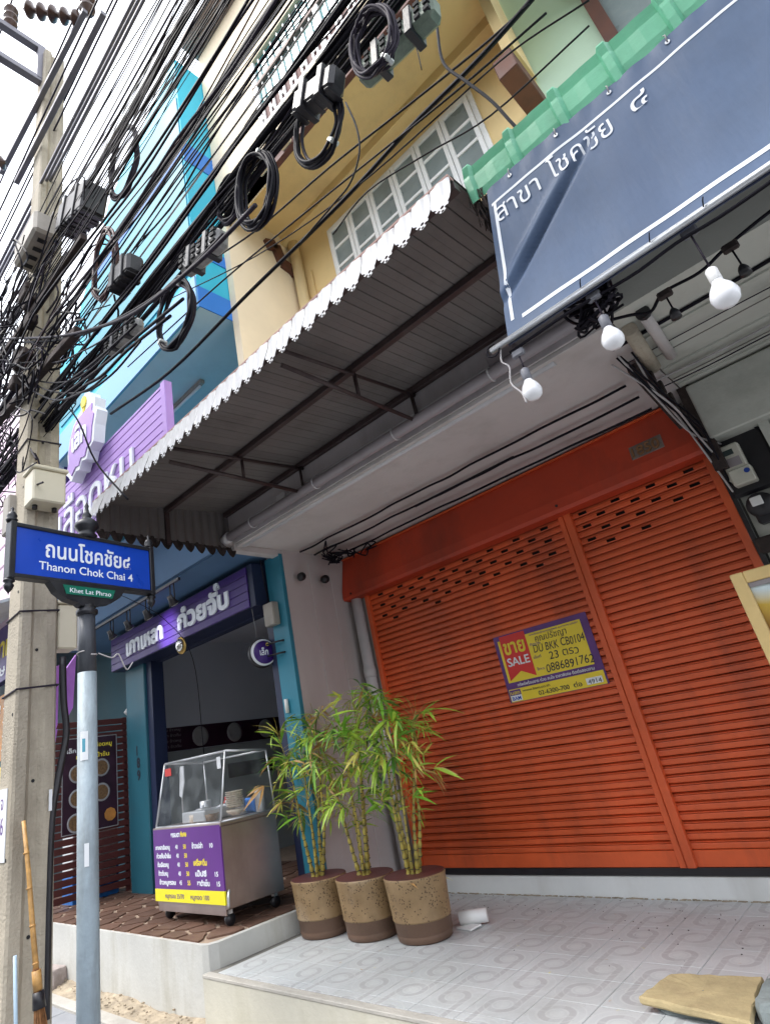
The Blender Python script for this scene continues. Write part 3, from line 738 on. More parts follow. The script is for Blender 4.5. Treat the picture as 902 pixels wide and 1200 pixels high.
for (x0, x1, key, sx) in ((-4.172, -1.872, 'L', -3.87), (-1.768, -.70, 'R', -1.53)):
    for r in range(NR):
        z = ZB + r * PITCH; top = NR - 1 - r
        if 0 <= top <= 6:
            sh = sx + (0.1415 if top % 2 else 0)
            sl = []
            kx = sh - .283 * 2
            while kx < x1 - .08:
                if kx > x0 + .08: sl.append((kx - .036, kx + .036))
                kx += .283
            if key == 'R': sl = [q for q in sl if not (top > 4 and q[1] > -1.2)]
            if key == 'L' and top == 6: sl = sl[::2] + sl[-1:]
            slat(x0, x1, z, sl)
        elif key not in base: base[key] = (slat(x0, x1, z, []), r)
        elif rw0.random() < .25:
            o = slat(x0, x1, z, [(x0 + (x1 - x0) * t_, x0 + (x1 - x0) * (t_ + .001)) for t_ in (.1, .25, .4, .55, .7, .85)]); dc = rw0.uniform(x0, x1)
            for v_ in o.data.vertices: v_.co.y += .007 * math.exp(-((v_.co.x + ORG[o].x - dc) / .16) ** 2); v_.co.z += .0025 * math.sin((v_.co.x + dc) * 2.6)
        else: dup(base[key][0], (0, random.uniform(-.0028, .0022), (r - base[key][1]) * PITCH + random.uniform(-.001, .001)))
    bx('bottom_rail', 'orange', rs, x0, x1, -.018, .01, .2, .303, .003)
MB().box(-1.875, -1.83, -.045, .0, .2, 2.95, .004).box(-1.822, -1.765, -.052, .0, .2, 2.95, .004).box(-1.832, -1.82, -.035, 0, .2, 2.95).build('centre_post', 'orange', rs)
bx('side_rail', 'orange', rs, -4.222, -4.172, -.05, .0, .2, 2.93, .004)
bx('side_rail', 'orange', rs, -.70, -.645, -.05, .0, .2, 3.0, .004)
bx('gap_shade_strip', 'black', rs, -.645, -.615, -.04, .0, .2, 3.1)  # black strip stands in for the shade in the gap beside the rail
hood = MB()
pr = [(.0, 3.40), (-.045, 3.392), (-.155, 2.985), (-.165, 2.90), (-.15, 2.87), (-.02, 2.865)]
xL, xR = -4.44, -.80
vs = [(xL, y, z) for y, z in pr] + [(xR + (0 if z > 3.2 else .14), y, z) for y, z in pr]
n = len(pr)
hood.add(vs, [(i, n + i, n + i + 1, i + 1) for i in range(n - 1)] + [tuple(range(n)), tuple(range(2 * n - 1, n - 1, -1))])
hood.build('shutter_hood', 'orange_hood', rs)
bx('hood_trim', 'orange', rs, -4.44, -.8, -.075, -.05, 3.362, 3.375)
for (x, z) in ((-4.30, 2.92), (-1.80, 2.93)): MB().lathe((x, -.17, z), [(.012, 0), (.01, .01), (.0, .012)], 8, (0, -1, 0)).build('bolt', 'grime', rs, True)
# door number plate
npl = thing('number_plate', 'tarnished metal house number plate on the orange shutter hood', 'number plate', (-1.0, -.13, 3.03))
U = X; Vn = (Vector((0, -.045, 3.392)) - Vector((0, -.155, 2.985))).normalized(); Nn = U.cross(Vn)
pc = Vector((-1.0, -.115, 3.10)) + Nn * .006
MB().obox(pc, U * .125, Vn * .065, Nn * .005, .004).build('plate', 'oldplate', npl)
text('1850', 'oldbrass', npl, pc - U * .11 - Vn * .045 + Nn * .0055, U, Vn, .125, width=.21, bold=.02, depth=.008, split=True)
# ================================================================== SALE POSTER
sp_ = thing('sale_poster', 'yellow and violet property sale poster stuck on the orange shutter', 'poster', (-2.37, -.03, 1.46))
zo = 1.46
def pq(name, m, x0, z0, x1, z1, y): return MB().prism([(x0, y, z0), (x1, y, z0), (x1, y, z1), (x0, y, z1)], (0, .0012, 0)).build(name, m, sp_)
pq('poster_sheet', 'posterp', -2.815, 1.465, -1.925, 2.045, -.0185)
pq('yellow_field', 'poster', -2.78, 1.63, -1.99, 2.0, -.0205)
pq('yellow_strip', 'poster', -2.80, 1.468, -1.94, 1.575, -.0205)
MB().prism([(-2.755, -.022, 2.035), (-2.755, -.022, 1.645), (-2.63, -.022, 1.71), (-2.50, -.022, 1.645), (-2.50, -.022, 2.035)][::-1], (0, .001, 0)).build('red_ribbon', 'posterr', sp_)
pq('logo_box', 'tie_label', -2.795, 1.475, -2.69, 1.522, -.0215)
pq('logo_box', 'inkpurple', -2.795, 1.522, -2.69, 1.568, -.0215)
pq('paper_patch', 'tie_label', -2.10, 1.485, -1.965, 1.535, -.0215)
def pt(s, m, x, z, wd, h, bold=0, y=-.0225, **k): return text(s, m, sp_, (x, y, z), X, Z, h, width=wd, bold=bold, depth=.0006, **k)
pt('ขาย', 'poster', -2.735, 1.87, .21, .17, .03, y=-.0235); pt('SALE', 'tie_label', -2.735, 1.765, .215, .10, .02, y=-.0235)
pt('คุณปรัชญา', 'inkblack', -2.42, 1.915, .29, .075, .0, shear=.1); pt('DU BKK CB0104', 'inkblack', -2.46, 1.825, .46, .095, .0, shear=.1, jig=.04)
pt('23 ตรว', 'inkblack', -2.34, 1.745, .26, .09, 0, shear=.1, jig=.05); pt('0886891762', 'inkblack', -2.40, 1.65, .42, .095, 0, shear=.1, jig=.05)
pt('ขายโดยเจ้าของทรัพย์ ธนาคาร บริษัท', 'inkpurple', -2.46, 1.975, .45, .02); pt('ติดต่อ', 'inkpurple', -2.48, 1.89, .10, .03); pt('เนื้อที่', 'inkpurple', -2.48, 1.78, .07, .03); pt('โทร', 'inkpurple', -2.48, 1.68, .07, .03)
pt('ทรัพย์พร้อมขาย ด่วน สนใจ ราคาพิเศษ ติดต่อสอบถาม', 'tie_label', -2.70, 1.59, .70, .034, .01)
pt('www.bam.co.th', 'inkblack', -2.67, 1.538, .26, .030, .0); pt('02-6300-700', 'inkblack', -2.53, 1.485, .28, .05, .01); pt('ต่อ', 'inkblack', -2.21, 1.487, .07, .05, .01)
pt('4914', 'inkblack', -2.085, 1.49, .11, .05, 0, y=-.0232, jig=.05); pt('BAM', 'signblue', -2.785, 1.481, .085, .045, .02); pt('บสก', 'poster', -2.785, 1.53, .085, .04, .02)
# ================================================================== CEILING PIPES AND CABLES
pr_ = thing('ceiling_pipe', 'fat grey pipe running along the foot of the canopy fascia', 'pipe', (-2.5, -1.68, 3.43))
tb('pipe', 'pvc', pr_, [(-4.40, -1.70, 3.43), (-.5, -1.70, 3.43)], .045, 12)
for xx in (-4.0, -3.1, -2.2, -1.35): MB().tube([(xx, -1.70 + .05 * math.cos(t * .5), 3.43 + .05 * math.sin(t * .5)) for t in range(13)], .006, 5).build('pipe_clip', 'pvcw', pr_)
tb('elbow', 'pvcw', pr_, [(-4.38, -1.70, 3.43), (-4.46, -1.69, 3.43), (-4.50, -1.62, 3.42)], .055, 10)
p2 = thing('conduit', 'thin white conduit with junction boxes on the grey fascia', 'conduit', (-2.5, -1.62, 3.52))
tb('conduit_run', 'pvcw', p2, [(-4.42, -1.66, 3.48), (-4.1, -1.635, 3.53), (-3.66, -1.63, 3.53)], .014, 8)
tb('conduit_run', 'pvcw', p2, [(-3.56, -1.63, 3.53), (-2.02, -1.63, 3.53), (-1.36, -1.63, 3.53)], .014, 8)
bx('junction_box', 'pvcw', p2, -3.67, -3.55, -1.665, -1.612, 3.50, 3.57, .008); bx('junction_box', 'pvc', p2, -1.36, -1.16, -1.68, -1.612, 3.50, 3.59, .008)
p3 = tag(tb('ceiling_pipe', 'pvcw', None, [(-4.40, -1.52, 3.372), (-1.0, -1.52, 3.372)], .026, 10), 'slim white pipe running under the front edge of the ceiling', 'pipe')
# three cables below the ceiling in front of the hood
for k, (yy, zz) in enumerate(((-.78, 3.36), (-.55, 3.35), (-.30, 3.33))):
    pts = [(-4.35 + i * .22, yy + .10 * (i / 16 - .5) * (1 if k else .5) + random.uniform(-.006, .006), zz + random.uniform(-.010, .006)) for i in range(17)]
    tag(tb('ceiling_cable', 'cable', None, crom(pts, 3), .011, 6), ['black cable clipped under the ceiling, farthest from the shutter hood', 'middle black cable clipped under the ceiling', 'black cable under the ceiling right beside the orange hood'][k], 'cable')
mb = MB()
for k in range(9):
    c = Vector((-4.05 + random.uniform(-.28, .28), -.5 + random.uniform(-.35, .35), 3.30)); mb.tube(crom([c + Vector((random.uniform(-.1, .1), random.uniform(-.1, .1), random.uniform(-.07, .06))) for _ in range(7)], 4), .008, 5)
stuff(tag(mb.build('cable_tangle', 'cable'), 'small knot of black cable at the ceiling corner left of the hood', 'cable'))
tag(tb('thin_batten', 'grime', None, [(-3.0, -.46, 3.39), (-1.9, -.46, 3.39)], .012, 5), 'thin rusty rod fixed under the ceiling above the shutter', 'rod')
wp = thing('drain_pipe', 'white drain pipe standing between the mauve wall and the orange shutter', 'pipe', (-4.32, -.06, 0))
tb('pipe', 'pvcw', wp, [(-4.335, -.06, .0), (-4.335, -.06, 2.93)], .062, 14)
tb('pipe_collar', 'pvcw', wp, [(-4.335, -.06, 2.0), (-4.335, -.06, 2.10)], .070, 14); tb('pipe_collar', 'redpl', wp, [(-4.335, -.06, 1.55), (-4.335, -.06, 1.60)], .066, 14)
# sensors at corner
sn = thing('security_light', 'pair of small black lamps on the mauve wall under the ceiling', 'lamp', (-4.4, -.75, 3.1))
for yy in (-.80, -.45): MB().lathe((-4.44, yy, 3.10), [(.02, 0), (.025, .04), (.045, .07), (.045, .12), (.0, .12)], 12, (.9, -.4, -.2)).build('lamp_head', 'black', sn, True)
# sooty steel bracket at the bay edge
st = thing('rusted_bracket', 'sooty rusted steel channel hanging at the right end of the shutter hood', 'bracket', (-.75, -.6, 3.2))
A, B = Vector((-.70, -.98, 3.35)), Vector((-.68, -.24, 3.10))
MB().obox((A + B) / 2, (B - A) / 2, X * .042, (B - A).normalized().cross(X) * .03, .006).build('channel', 'grime', st)
for k in range(4): MB().obox(A.lerp(B, .2 + k * .2) + X * .05, X * .012, Y * .02, Z * .05, .004).build('rivet_plate', 'grime', st)
for k in range(7):
    y0 = -.95 + k * .05
    P = [(-.72 + random.uniform(-.1, .1), -1.15 + random.uniform(-.05, .05), 3.36), (-.66 + random.uniform(-.05, .05), -.8, 3.15 + random.uniform(-.08, .05)), (-.62 + random.uniform(-.05, .05), -.35, 3.0 + random.uniform(-.05, .05)), (-.60 + random.uniform(-.03, .06), -.1, 2.9 - k * .06)]
    tag(tb('loose_cable', 'cable' if k % 3 else 'cable4', None, crom(P, 6), .007, 5), 'loose cable drooping beside the rusted bracket towards the meters' if k % 3 else 'pale loose cable drooping beside the rusted bracket towards the meters', 'cable', 'loose cables at the meter corner' if k % 3 else 'pale cables at the meter corner')
pcs = thing('ceiling_post', 'stained grey tube stub fixed to the ceiling right of the bulbs', 'bracket', (-.55, -1.1, 3.36))
tb('tube', 'conc', pcs, [(-.56, -1.42, 3.36), (-.62, -.8, 3.36)], .045, 10); tb('tube', 'ceil', pcs, [(-.45, -1.48, 3.37), (-.50, -.8, 3.38)], .035, 10); tb('end_cap', 'black', pcs, [(-.45, -1.50, 3.37), (-.45, -1.47, 3.37)], .042, 10)
for k, (zz, yy) in enumerate(((3.38, -.98), (3.37, -.55), (3.36, -.42), (3.385, -1.25))):
    tag(tb('ceiling_wire', ['cable2', 'cable4', 'cable2', 'cable'][k], None, crom([(-.72 + i * .35, yy + random.uniform(-.02, .02), zz + random.uniform(-.006, .006)) for i in range(7)], 4), [.004, .009, .005, .012][k], 5), ['thin grey wire stapled across the right ceiling', 'pale cable running along the back of the right ceiling', 'second thin wire at the back of the right ceiling', 'black cable stretched across the right ceiling behind the bulbs'][k], 'wire')
# ================================================================== METERS
mt = thing('electricity_meter', 'cream electricity meter with display on a black board right of the shutter', 'meter', (-.5, -.05, 2.7))
bx('backboard', 'black', mt, -.64, -.30, -.05, .0, 2.50, 2.98, .02)
bx('meter_case', 'meter', mt, -.600, -.455, -.13, -.05, 2.60, 2.87, .012)
bx('terminal_cover', 'meter', mt, -.585, -.445, -.145, -.05, 2.56, 2.68, .008)
bx('display', 'lcd', mt, -.565, -.50, -.134, -.128, 2.79, 2.83); bx('display_panel', 'pvc', mt, -.585, -.48, -.134, -.128, 2.70, 2.765)
MB().lathe((-.475, -.146, 2.64), [(.018, 0), (.018, .003), (0, .003)], 14, (0, -1, 0)).build('seal', 'meterblue', mt)
m2 = thing('electricity_meter', 'small round black meter with pale label below the cream meter', 'meter', (-.5, -.05, 2.4))
MB().lathe((-.50, -.0, 2.40), [(.085, 0), (.09, .05), (.08, .10), (0, .11)], 18, (0, -1, 0)).build('meter_case', 'black', m2, True)
bx('label_plate', 'whitepl', m2, -.545, -.475, -.118, -.105, 2.39, 2.455, .01); bx('terminal_cover', 'black', m2, -.56, -.44, -.08, 0, 2.27, 2.36, .015)
m3 = thing('power_adapter', 'black plug box with dangling cord beside the right shutter rail', 'box', (-.58, -.05, 2.13))
bx('case', 'grime', m3, -.63, -.52, -.07, -.0, 2.08, 2.19, .012); tb('cord', 'cable', m3, crom([(-.56, -.05, 2.08), (-.54, -.07, 2.02), (-.58, -.06, 1.98), (-.53, -.05, 1.93), (-.55, -.04, 1.85)], 5), .008, 6)
for k in range(4):
    P = [(-.60 + k * .03, -.06, 3.0), (-.42 + k * .05, -.07, 3.02), (-.28 + k * .02, -.06, 2.85), (-.26, -.05, 2.55), (-.33, -.06, 2.35 - k * .03), (-.42, -.06, 2.28)]
    tag(tb('meter_cable', 'cable', None, crom(P, 6), .010, 6), 'black cable looping round the electricity meters', 'cable', 'black cables round the meters')
# yellow framed board at right edge
fb = thing('menu_board', 'pine framed drinks board at the right edge in front of the shutter', 'sign', (-.3, -1.3, 0))
tl = at(855, 675, Y=-1.3); x0, z1 = tl.x, tl.z
MB().box(x0, x0 + .06, -1.33, -1.29, .7, z1, .005).build('frame_side', 'framey', fb); MB().box(x0 + .061, x0 + .75, -1.33, -1.29, z1 - .06, z1, .005).build('frame_top', 'framey', fb)
MB().box(x0 + .69, x0 + .75, -1.33, -1.29, .7, z1 - .061, .005).build('frame_side', 'framey', fb); MB().box(x0 + .061, x0 + .689, -1.33, -1.29, .7, .76, .005).build('frame_bottom', 'framey', fb)
def board_mat():
    m = bpy.data.materials.new('drinks board print'); m.use_nodes = True; b = NB(m); p = b.n['Principled BSDF']
    sp = b.n.new('ShaderNodeSeparateXYZ'); b.l.new(b.n.new('ShaderNodeNewGeometry').outputs['Position'], sp.inputs[0])
    f = b.m('ADD', sp.outputs[2], b.m('MULTIPLY', sp.outputs[0], .25))
    c = b.mix(b.ramp(f, 1.38, 1.52), (.28, .13, .03), (.62, .42, .06)); c = b.mix(b.ramp(f, 1.50, 1.58), c, (.62, .72, .74)); c = b.mix(b.ramp(f, 1.60, 1.61), c, (.30, .31, .27))
    b.l.new(c, p.inputs['Base Color']); p.inputs['Roughness'].default_value = .25; return m
M['boardp'] = board_mat()
bx('picture_panel', 'boardp', fb, x0 + .061, x0 + .689, -1.305, -1.295, .76, z1 - .061); bx('inner_bevel', 'pvc', fb, x0 + .061, x0 + .689, -1.318, -1.306, z1 - .085, z1 - .0615)
for xx in (x0 + .01, x0 + .70): bx('leg', 'framey', fb, xx, xx + .04, -1.32, -1.29, .0041, .7)
# ================================================================== AWNING (brown underside, white valance)
aw = thing('awning', 'brown steel awning with white pierced scalloped metal valance', 'awning', (-2.6, -2.3, 3.6))
def rz(y): return 3.76 + (y + 1.6) * (3.76 - 3.615) / 1.4
first = None; n = 36; x0, x1 = -4.5, -.70; wd = (x1 - x0) / n
for i in range(n):
    if first is None:
        a = x0 + .001; b = x0 + wd - .001; mb = MB()
        pf_ = [(a, .0), (a + .003, -.005), (a + wd * .45, -.005), (a + wd * .5, -.003), (a + wd * .55, -.005), (b - .003, -.005), (b, 0)]
        mb.add([(x, -3.0, rz(-3.0) + h) for x, h in pf_] + [(x, -1.612, rz(-1.612) + h) for x, h in pf_], [(k, k + 1, k + 8, k + 7) for k in range(6)])
        first = mb.build('roof_sheet', 'brownpanel', aw)
    else: dup(first, (i * wd, 0, 0))
MB().add([(x0, -3.0, rz(-3) + .02), (x1, -3.0, rz(-3) + .02), (x1, -1.6, 3.78), (x0, -1.6, 3.78)], [(0, 1, 2, 3)]).build('roof_cover', 'brownsteel', aw)
for yy in (-2.97, -2.33, -1.64):
    z = rz(yy) - .014; bx('purlin', 'brownsteel', aw, x0, x1, yy - .022, yy + .022, z - .045, z, .003)
for xx in (-3.30, -2.0):
    tr = tb('truss_lower_chord', 'brownsteel', aw, [(xx, -2.98, 3.43), (xx, -1.62, 3.44)], .019, 4)
    tb('truss_upper_chord', 'brownsteel', aw, [(xx, -2.95, rz(-2.95) - .07), (xx, -1.62, rz(-1.62) - .07)], .017, 4)
    for yy in (-2.31, -1.66): tb('truss_post', 'brownsteel', aw, [(xx, yy, 3.44), (xx, yy, rz(yy) - .06)], .017, 4)
# left end skirt
mb = MB(); N_ = 60
for i in range(N_ + 1):
    yy = -3.0 + 1.39 * i / N_; off = .006 * (1 if i % 4 < 2 else -1); mb.v += [Vector((-4.5 + off, yy, 3.36 + (yy + 3) * .0)), Vector((-4.5 + off, yy, rz(yy)))]
for i in range(N_): mb.f.append((2 * i, 2 * i + 2, 2 * i + 3, 2 * i + 1))
mb.build('end_skirt', 'brownpanel', aw)
bx('skirt_post', 'brownsteel', aw, -4.49, -4.46, -2.35, -2.31, 3.30, 3.62)
def scallop(c, U, m, parent, wd, top, name):
    """one ribbed, scalloped valance piece; c: centre of lower line, U: direction along, top: height"""
    N = U.cross(Z); mb = MB(); nu, nv = 12, 8
    for i in range(nu + 1):
        s = i / nu * 2 - 1
        low = -.070 * (1 - abs(s) ** 2.6) - .014 * math.exp(-(s / .28) ** 2)
        for j in range(nv + 1):
            t = j / nv; zz = low + (top - low) * t
            bulge = .016 * (1 - abs(s) ** 5) + .004 * math.cos(s * 6) + .045 * (1 - t) ** 1.3
            mb.v.append(c + U * (s * wd / 2) + N * bulge + Z * zz)
    for i in range(nu):
        for j in range(nv):
            a = i * (nv + 1) + j; mb.f.append((a, a + nv + 1, a + nv + 2, a + 1))
    return mb.build(name, m, parent, True, origin=c)
nn = 34; wv = 3.8 / nn; first = None
for i in range(nn):
    c = Vector((-.70 - wv * (i + .5), -3.02, 3.475))
    if first is None: first = scallop(c, X, 'valance', aw, wv, .135, 'valance_piece'); c0 = c
    else: dup(first, c - c0 + Vector((0, random.uniform(-.002, .002), random.uniform(-.004, .004))))
bx('valance_cap', 'pink', aw, -4.5, -.70, -3.03, -2.98, 3.612, 3.628, .003)
first = None
for i in range(12):
    c = Vector((-4.52, -2.95 + i * .12, 3.33))
    if first is None: first = scallop(c, Y, 'grime', aw, .12, .05, 'end_fringe'); c0 = c
    else: dup(first, c - c0)
# ================================================================== GREEN AWNING (right)
ga = thing('awning', 'mint green pressed metal awning above the grey banner', 'awning', (1, -2.3, 3.7))
mb = MB(); per = .222; prf = []
for i in range(24):
    xb = -.69 + i * per
    prf += [(xb, .0), (xb + .010, .022), (xb + .038, .022), (xb + .052, 0), (xb + .105, .0), (xb + .15, .003)]
n = len(prf)
rows = [(-2.880, 3.520, 1), (-2.890, 3.56, 1), (-2.892, 3.63, 1), (-2.892, 3.652, .9), (-2.878, 3.656, .9), (-2.884, 3.680, .9), (-2.870, 3.684, .9), (-2.876, 3.708, .9), (-2.862, 3.712, .9), (-2.868, 3.740, .9), (-2.85, 3.75, .8), (-2.6, 3.80, .8), (-1.6, 3.98, .8)]
for (yy, zz, k) in rows:
    for (x, h) in prf: mb.v.append(Vector((x, yy - h * k, zz - (h * .9 if zz < 3.53 else 0) + (.02 if (zz > 3.74 and h > .02) else 0) + (.02 if zz < 3.53 and h <= .001 and False else 0))))
for r in range(len(rows) - 1):
    for i in range(n - 1): mb.f.append((r * n + i, r * n + i + 1, (r + 1) * n + i + 1, (r + 1) * n + i))
mb.build('tile_sheet', 'greenaw', ga)
bx('support_beam', 'black', ga, -.69, 4.5, -2.84, -2.78, 3.47, 3.545); bx('rafter', 'grime', ga, -.67, -.62, -2.8, -1.62, 3.50, 3.60)
for xx in (.6, 1.8): bx('rafter', 'grime', ga, xx, xx + .05, -2.8, -1.62, 3.50, 3.60)
MB().add([(-.69, -2.78, 3.60), (4.5, -2.78, 3.60), (4.5, -1.62, 3.80), (-.69, -1.62, 3.80)], [(0, 3, 2, 1)]).build('underside', 'grime', ga)
stm = MB()
for i in range(260):
    x = -.66 + random.uniform(-.04, .05); y = random.uniform(-2.9, -2.35); z = 3.56; stm.tube([(x, y, z), (x + random.uniform(-.02, .02), y, z - random.uniform(.05, .2))], .0025, 3)
stuff(tag(stm.build('ragged_shade_net', 'grime'), 'frayed dark netting hanging between the brown and green awnings', 'netting'))
# ================================================================== BANNER
bn = thing('banner', 'grey blue cloth banner with white Thai lettering under the green awning', 'banner', (1, -2.9, 3.1))
TL, TR, BL, BR = Vector((-.605, -2.905, 3.50)), Vector((3.4, -2.905, 3.56)), Vector((-.725, -2.955, 2.70)), Vector((3.4, -2.955, 2.76))
def bpt(u, v, o=0):
    p = TL.lerp(TR, u).lerp(BL.lerp(BR, u), v)
    x = u * 4.0
    d = x - (.585 - .80 * v); env = math.sin((v - .14) / .72 * math.pi) ** 1.5 if .14 < v < .86 else 0
    fold = env * (.020 * math.exp(-((d + .02) / .035) ** 2) - .042 * math.exp(-((d - .025) / .022) ** 2)) + .003 * math.sin(x * 60 + v * 9) * max(0, .12 - v) * 6
    rip = .004 * math.sin(x * 9 + v * 2.5) * (1 - v) + .0015 * math.sin(x * 23 + 3 * v) + .004 * math.sin(x * 41 + v) * max(0, .35 - v)
    return p + Vector((0, -fold - rip - o, .008 * math.sin(x * 6) * (1 - v) ** 3))
def bsheet(u0, u1, v0, v1, nu, nv, o, name, m):
    mb = MB()
    for i in range(nu + 1):
        for j in range(nv + 1): mb.v.append(bpt(u0 + (u1 - u0) * i / nu, v0 + (v1 - v0) * j / nv, o))
    for i in range(nu):
        for j in range(nv):
            a = i * (nv + 1) + j; mb.f.append((a, a + 1, a + nv + 2, a + nv + 1))
    return mb.build(name, m, bn, True)
bsheet(0, 1, 0, 1, 480, 60, 0, 'cloth', 'banner')
bsheet(.004, 1, .115, .132, 480, 1, .0015, 'border_line', 'letter'); bsheet(.018, 1, .890, .912, 480, 1, .0015, 'border_line', 'letter'); bsheet(.006, .0095, .132, .89, 2, 24, .0015, 'border_line', 'letter')
def btext(s, x, z, wd, h, bold):
    P = text(s, 'letter', bn, (x, 0, z), X, Z, h, width=wd, bold=bold, depth=.001, split=True)
    for o in P:
        for v in o.data.vertices:
            wpt = v.co + ORG[o]; u = (wpt.x - TL.x) / 4.005; vv = (3.51 - wpt.z) / .8; q = bpt(max(u, 0), vv, .0045)
            v.co.y = q.y - ORG[o].y
btext('สาขา', -.600, 3.285, .205, .14, .0); btext('โชคชัย', -.345, 3.285, .255, .14, .0); btext('๔', -.015, 3.285, .065, .14, .0)
tb('hem_pipe', 'alu', bn, [(-.80, -2.965, 2.705), (3.4, -2.965, 2.765)], .014, 10)
bsheet(0, 1, 1.0, 1.02, 320, 1, .004, 'hem', 'navy')
tb('cable_loop', 'cable', bn, [Vector((-.79, -2.97, 2.70)) + Vector((.028 * math.cos(t * .6), 0, .028 * math.sin(t * .6))) for t in range(12)], .004, 5)
for k, xx in enumerate((-.40, -.15, .02, .3, .7)): tb('cable_tie', 'cable', bn, [(xx, -2.982, 2.715), (xx + .006, -2.985, 2.735), (xx + .012, -2.99, 2.745)], .0022, 4)
for k in range(9):
    q = bpt(.030 + k * .055, .04, .003); MB().lathe(q, [(.009, 0), (.009, .002), (.005, .002)], 10, (0, -1, 0)).build('eyelet', 'alu', bn); tb('tie_cord', 'cable4', bn, [q + Vector((0, -.003, 0)), q + Vector((.004, -.006, .03)), q + Vector((.0, .02, .06))], .0025, 4)
# festoon cable and lamps
tag(tb('festoon_cable', 'cable', None, crom([(-.74 + i * .13, -2.94 + random.uniform(-.012, .012), 2.665 + i * .0022 + random.uniform(-.008, .008)) for i in range(24)], 3), .007, 6), 'black lighting cable tied along the bottom pipe of the banner', 'cable')
def festoon(x, y, z0, L, kind, label, big=1.0):
    t = thing('festoon_lamp' if kind != 'empty' else 'empty_lamp_socket', label, 'light bulb' if kind != 'empty' else 'lamp socket', (x, y, z0))
    bx('connector', 'grime' if kind == 'empty' else 'socket', t, x - .026, x + .026, y - .012, y + .012, z0 - .022, z0 + .012, .006)
    tb('cord', 'cable' if kind == 'empty' else 'cable2', t, [(x, y, z0 - .02), (x + .002, y, z0 - L)], .0032, 6)
    zz = z0 - L
    if kind == 'empty':
        MB().lathe((x, y, zz), [(.006, 0), (.012, -.008), (.017, -.02), (.019, -.045), (.0, -.045)], 14).build('socket', 'black', t, True); return
    MB().lathe((x, y, zz), [(.006, .006), (.014, 0), (.018, -.006), (.018, -.05), (.016, -.052)], 16).build('socket', 'socket' if kind == 'grey' else 'whitepl', t, True)
    s = big
    MB().lathe((x, y, zz - .048), [(.014 * s, 0), (.018 * s, -.012 * s), (.030 * s, -.03 * s), (.037 * s, -.05 * s), (.038 * s, -.062 * s), (.033 * s, -.08 * s), (.02 * s, -.092 * s), (.0, -.096 * s)], 24).build('bulb', 'seallight', t, True)
festoon(-.712, -2.93, 2.655, .085, 'grey', 'leftmost white bulb hanging at the lower left corner of the banner')
festoon(-.383, -2.93, 2.69, .10, 'grey', 'middle white bulb hanging in grey socket below the banner')
festoon(-.045, -2.93, 2.70, .17, 'white', 'rightmost and largest white bulb in a white socket below the banner', 1.1)
festoon(-.205, -2.70, 2.68, .075, 'empty', 'left empty black socket hanging behind the bulbs'); festoon(.03, -2.70, 2.71, .09, 'empty', 'right empty black socket hanging behind the largest bulb')
tag(tb('festoon_cable', 'cable', None, crom([(-.42, -2.75, 2.68), (-.33, -2.72, 2.66), (-.27, -2.70, 2.64), (-.205, -2.70, 2.685), (-.08, -2.70, 2.68), (.03, -2.70, 2.715), (.2, -2.70, 2.75), (.6, -2.7, 2.8), (1.6, -2.7, 2.85)], 6), .007, 6), 'second black lighting cable carrying the empty sockets', 'cable')
tag(tb('loose_wire', 'cable4', None, crom([(-.76, -2.96, 2.70), (-.775, -2.96, 2.64), (-.755, -2.955, 2.60), (-.77, -2.955, 2.53), (-.745, -2.95, 2.47), (-.74, -2.95, 2.42)], 6), .0035, 5), 'white kinked wire dangling from the banner pipe end', 'wire')
mb = MB()
for k in range(14):
    c = Vector((-.42, -2.85, 2.70)); mb.tube(crom([c + Vector((random.uniform(-.09, .10), random.uniform(-.08, .08), random.uniform(-.06, .06))) for _ in range(6)], 4), .006, 4)
stuff(tag(mb.build('cable_tangle', 'cable'), 'knot of black cable behind the middle hanging bulb', 'cable'))
# ================================================================== POTTED BAMBOO
LEAF = {}
def leaf_mesh(L, W, bend):
    mb = []; n = 5; vs = []; fs = []
    for i in range(n + 1):
        t = i / n; wdt = W * (math.sin(min(1, t * 1.35 + .12) * math.pi * .5) if t < .55 else (1 - t) / .45 * .98) * .5
        z = -bend * t * t * L; x = t * L
        vs += [(x, -wdt, z + .15 * wdt), (x, 0, z), (x, wdt, z + .15 * wdt)]
    for i in range(n):
        a = i * 3; fs += [(a, a + 3, a + 4, a + 1), (a + 1, a + 4, a + 5, a + 2)]
    return vs, fs
LK = ['leafg', 'leafl', 'leafy', 'leafb', 'leafd']
for mk in LK:
    for k, (L, W, b_) in enumerate(((.18, .025, .15), (.22, .028, .4), (.13, .020, .6))):
        vs, fs = leaf_mesh(L, W, b_); me = bpy.data.meshes.new('leaf'); me.from_pydata(vs, [], fs); me.materials.append(M[mk]); me.update(); LEAF[(mk, k)] = me
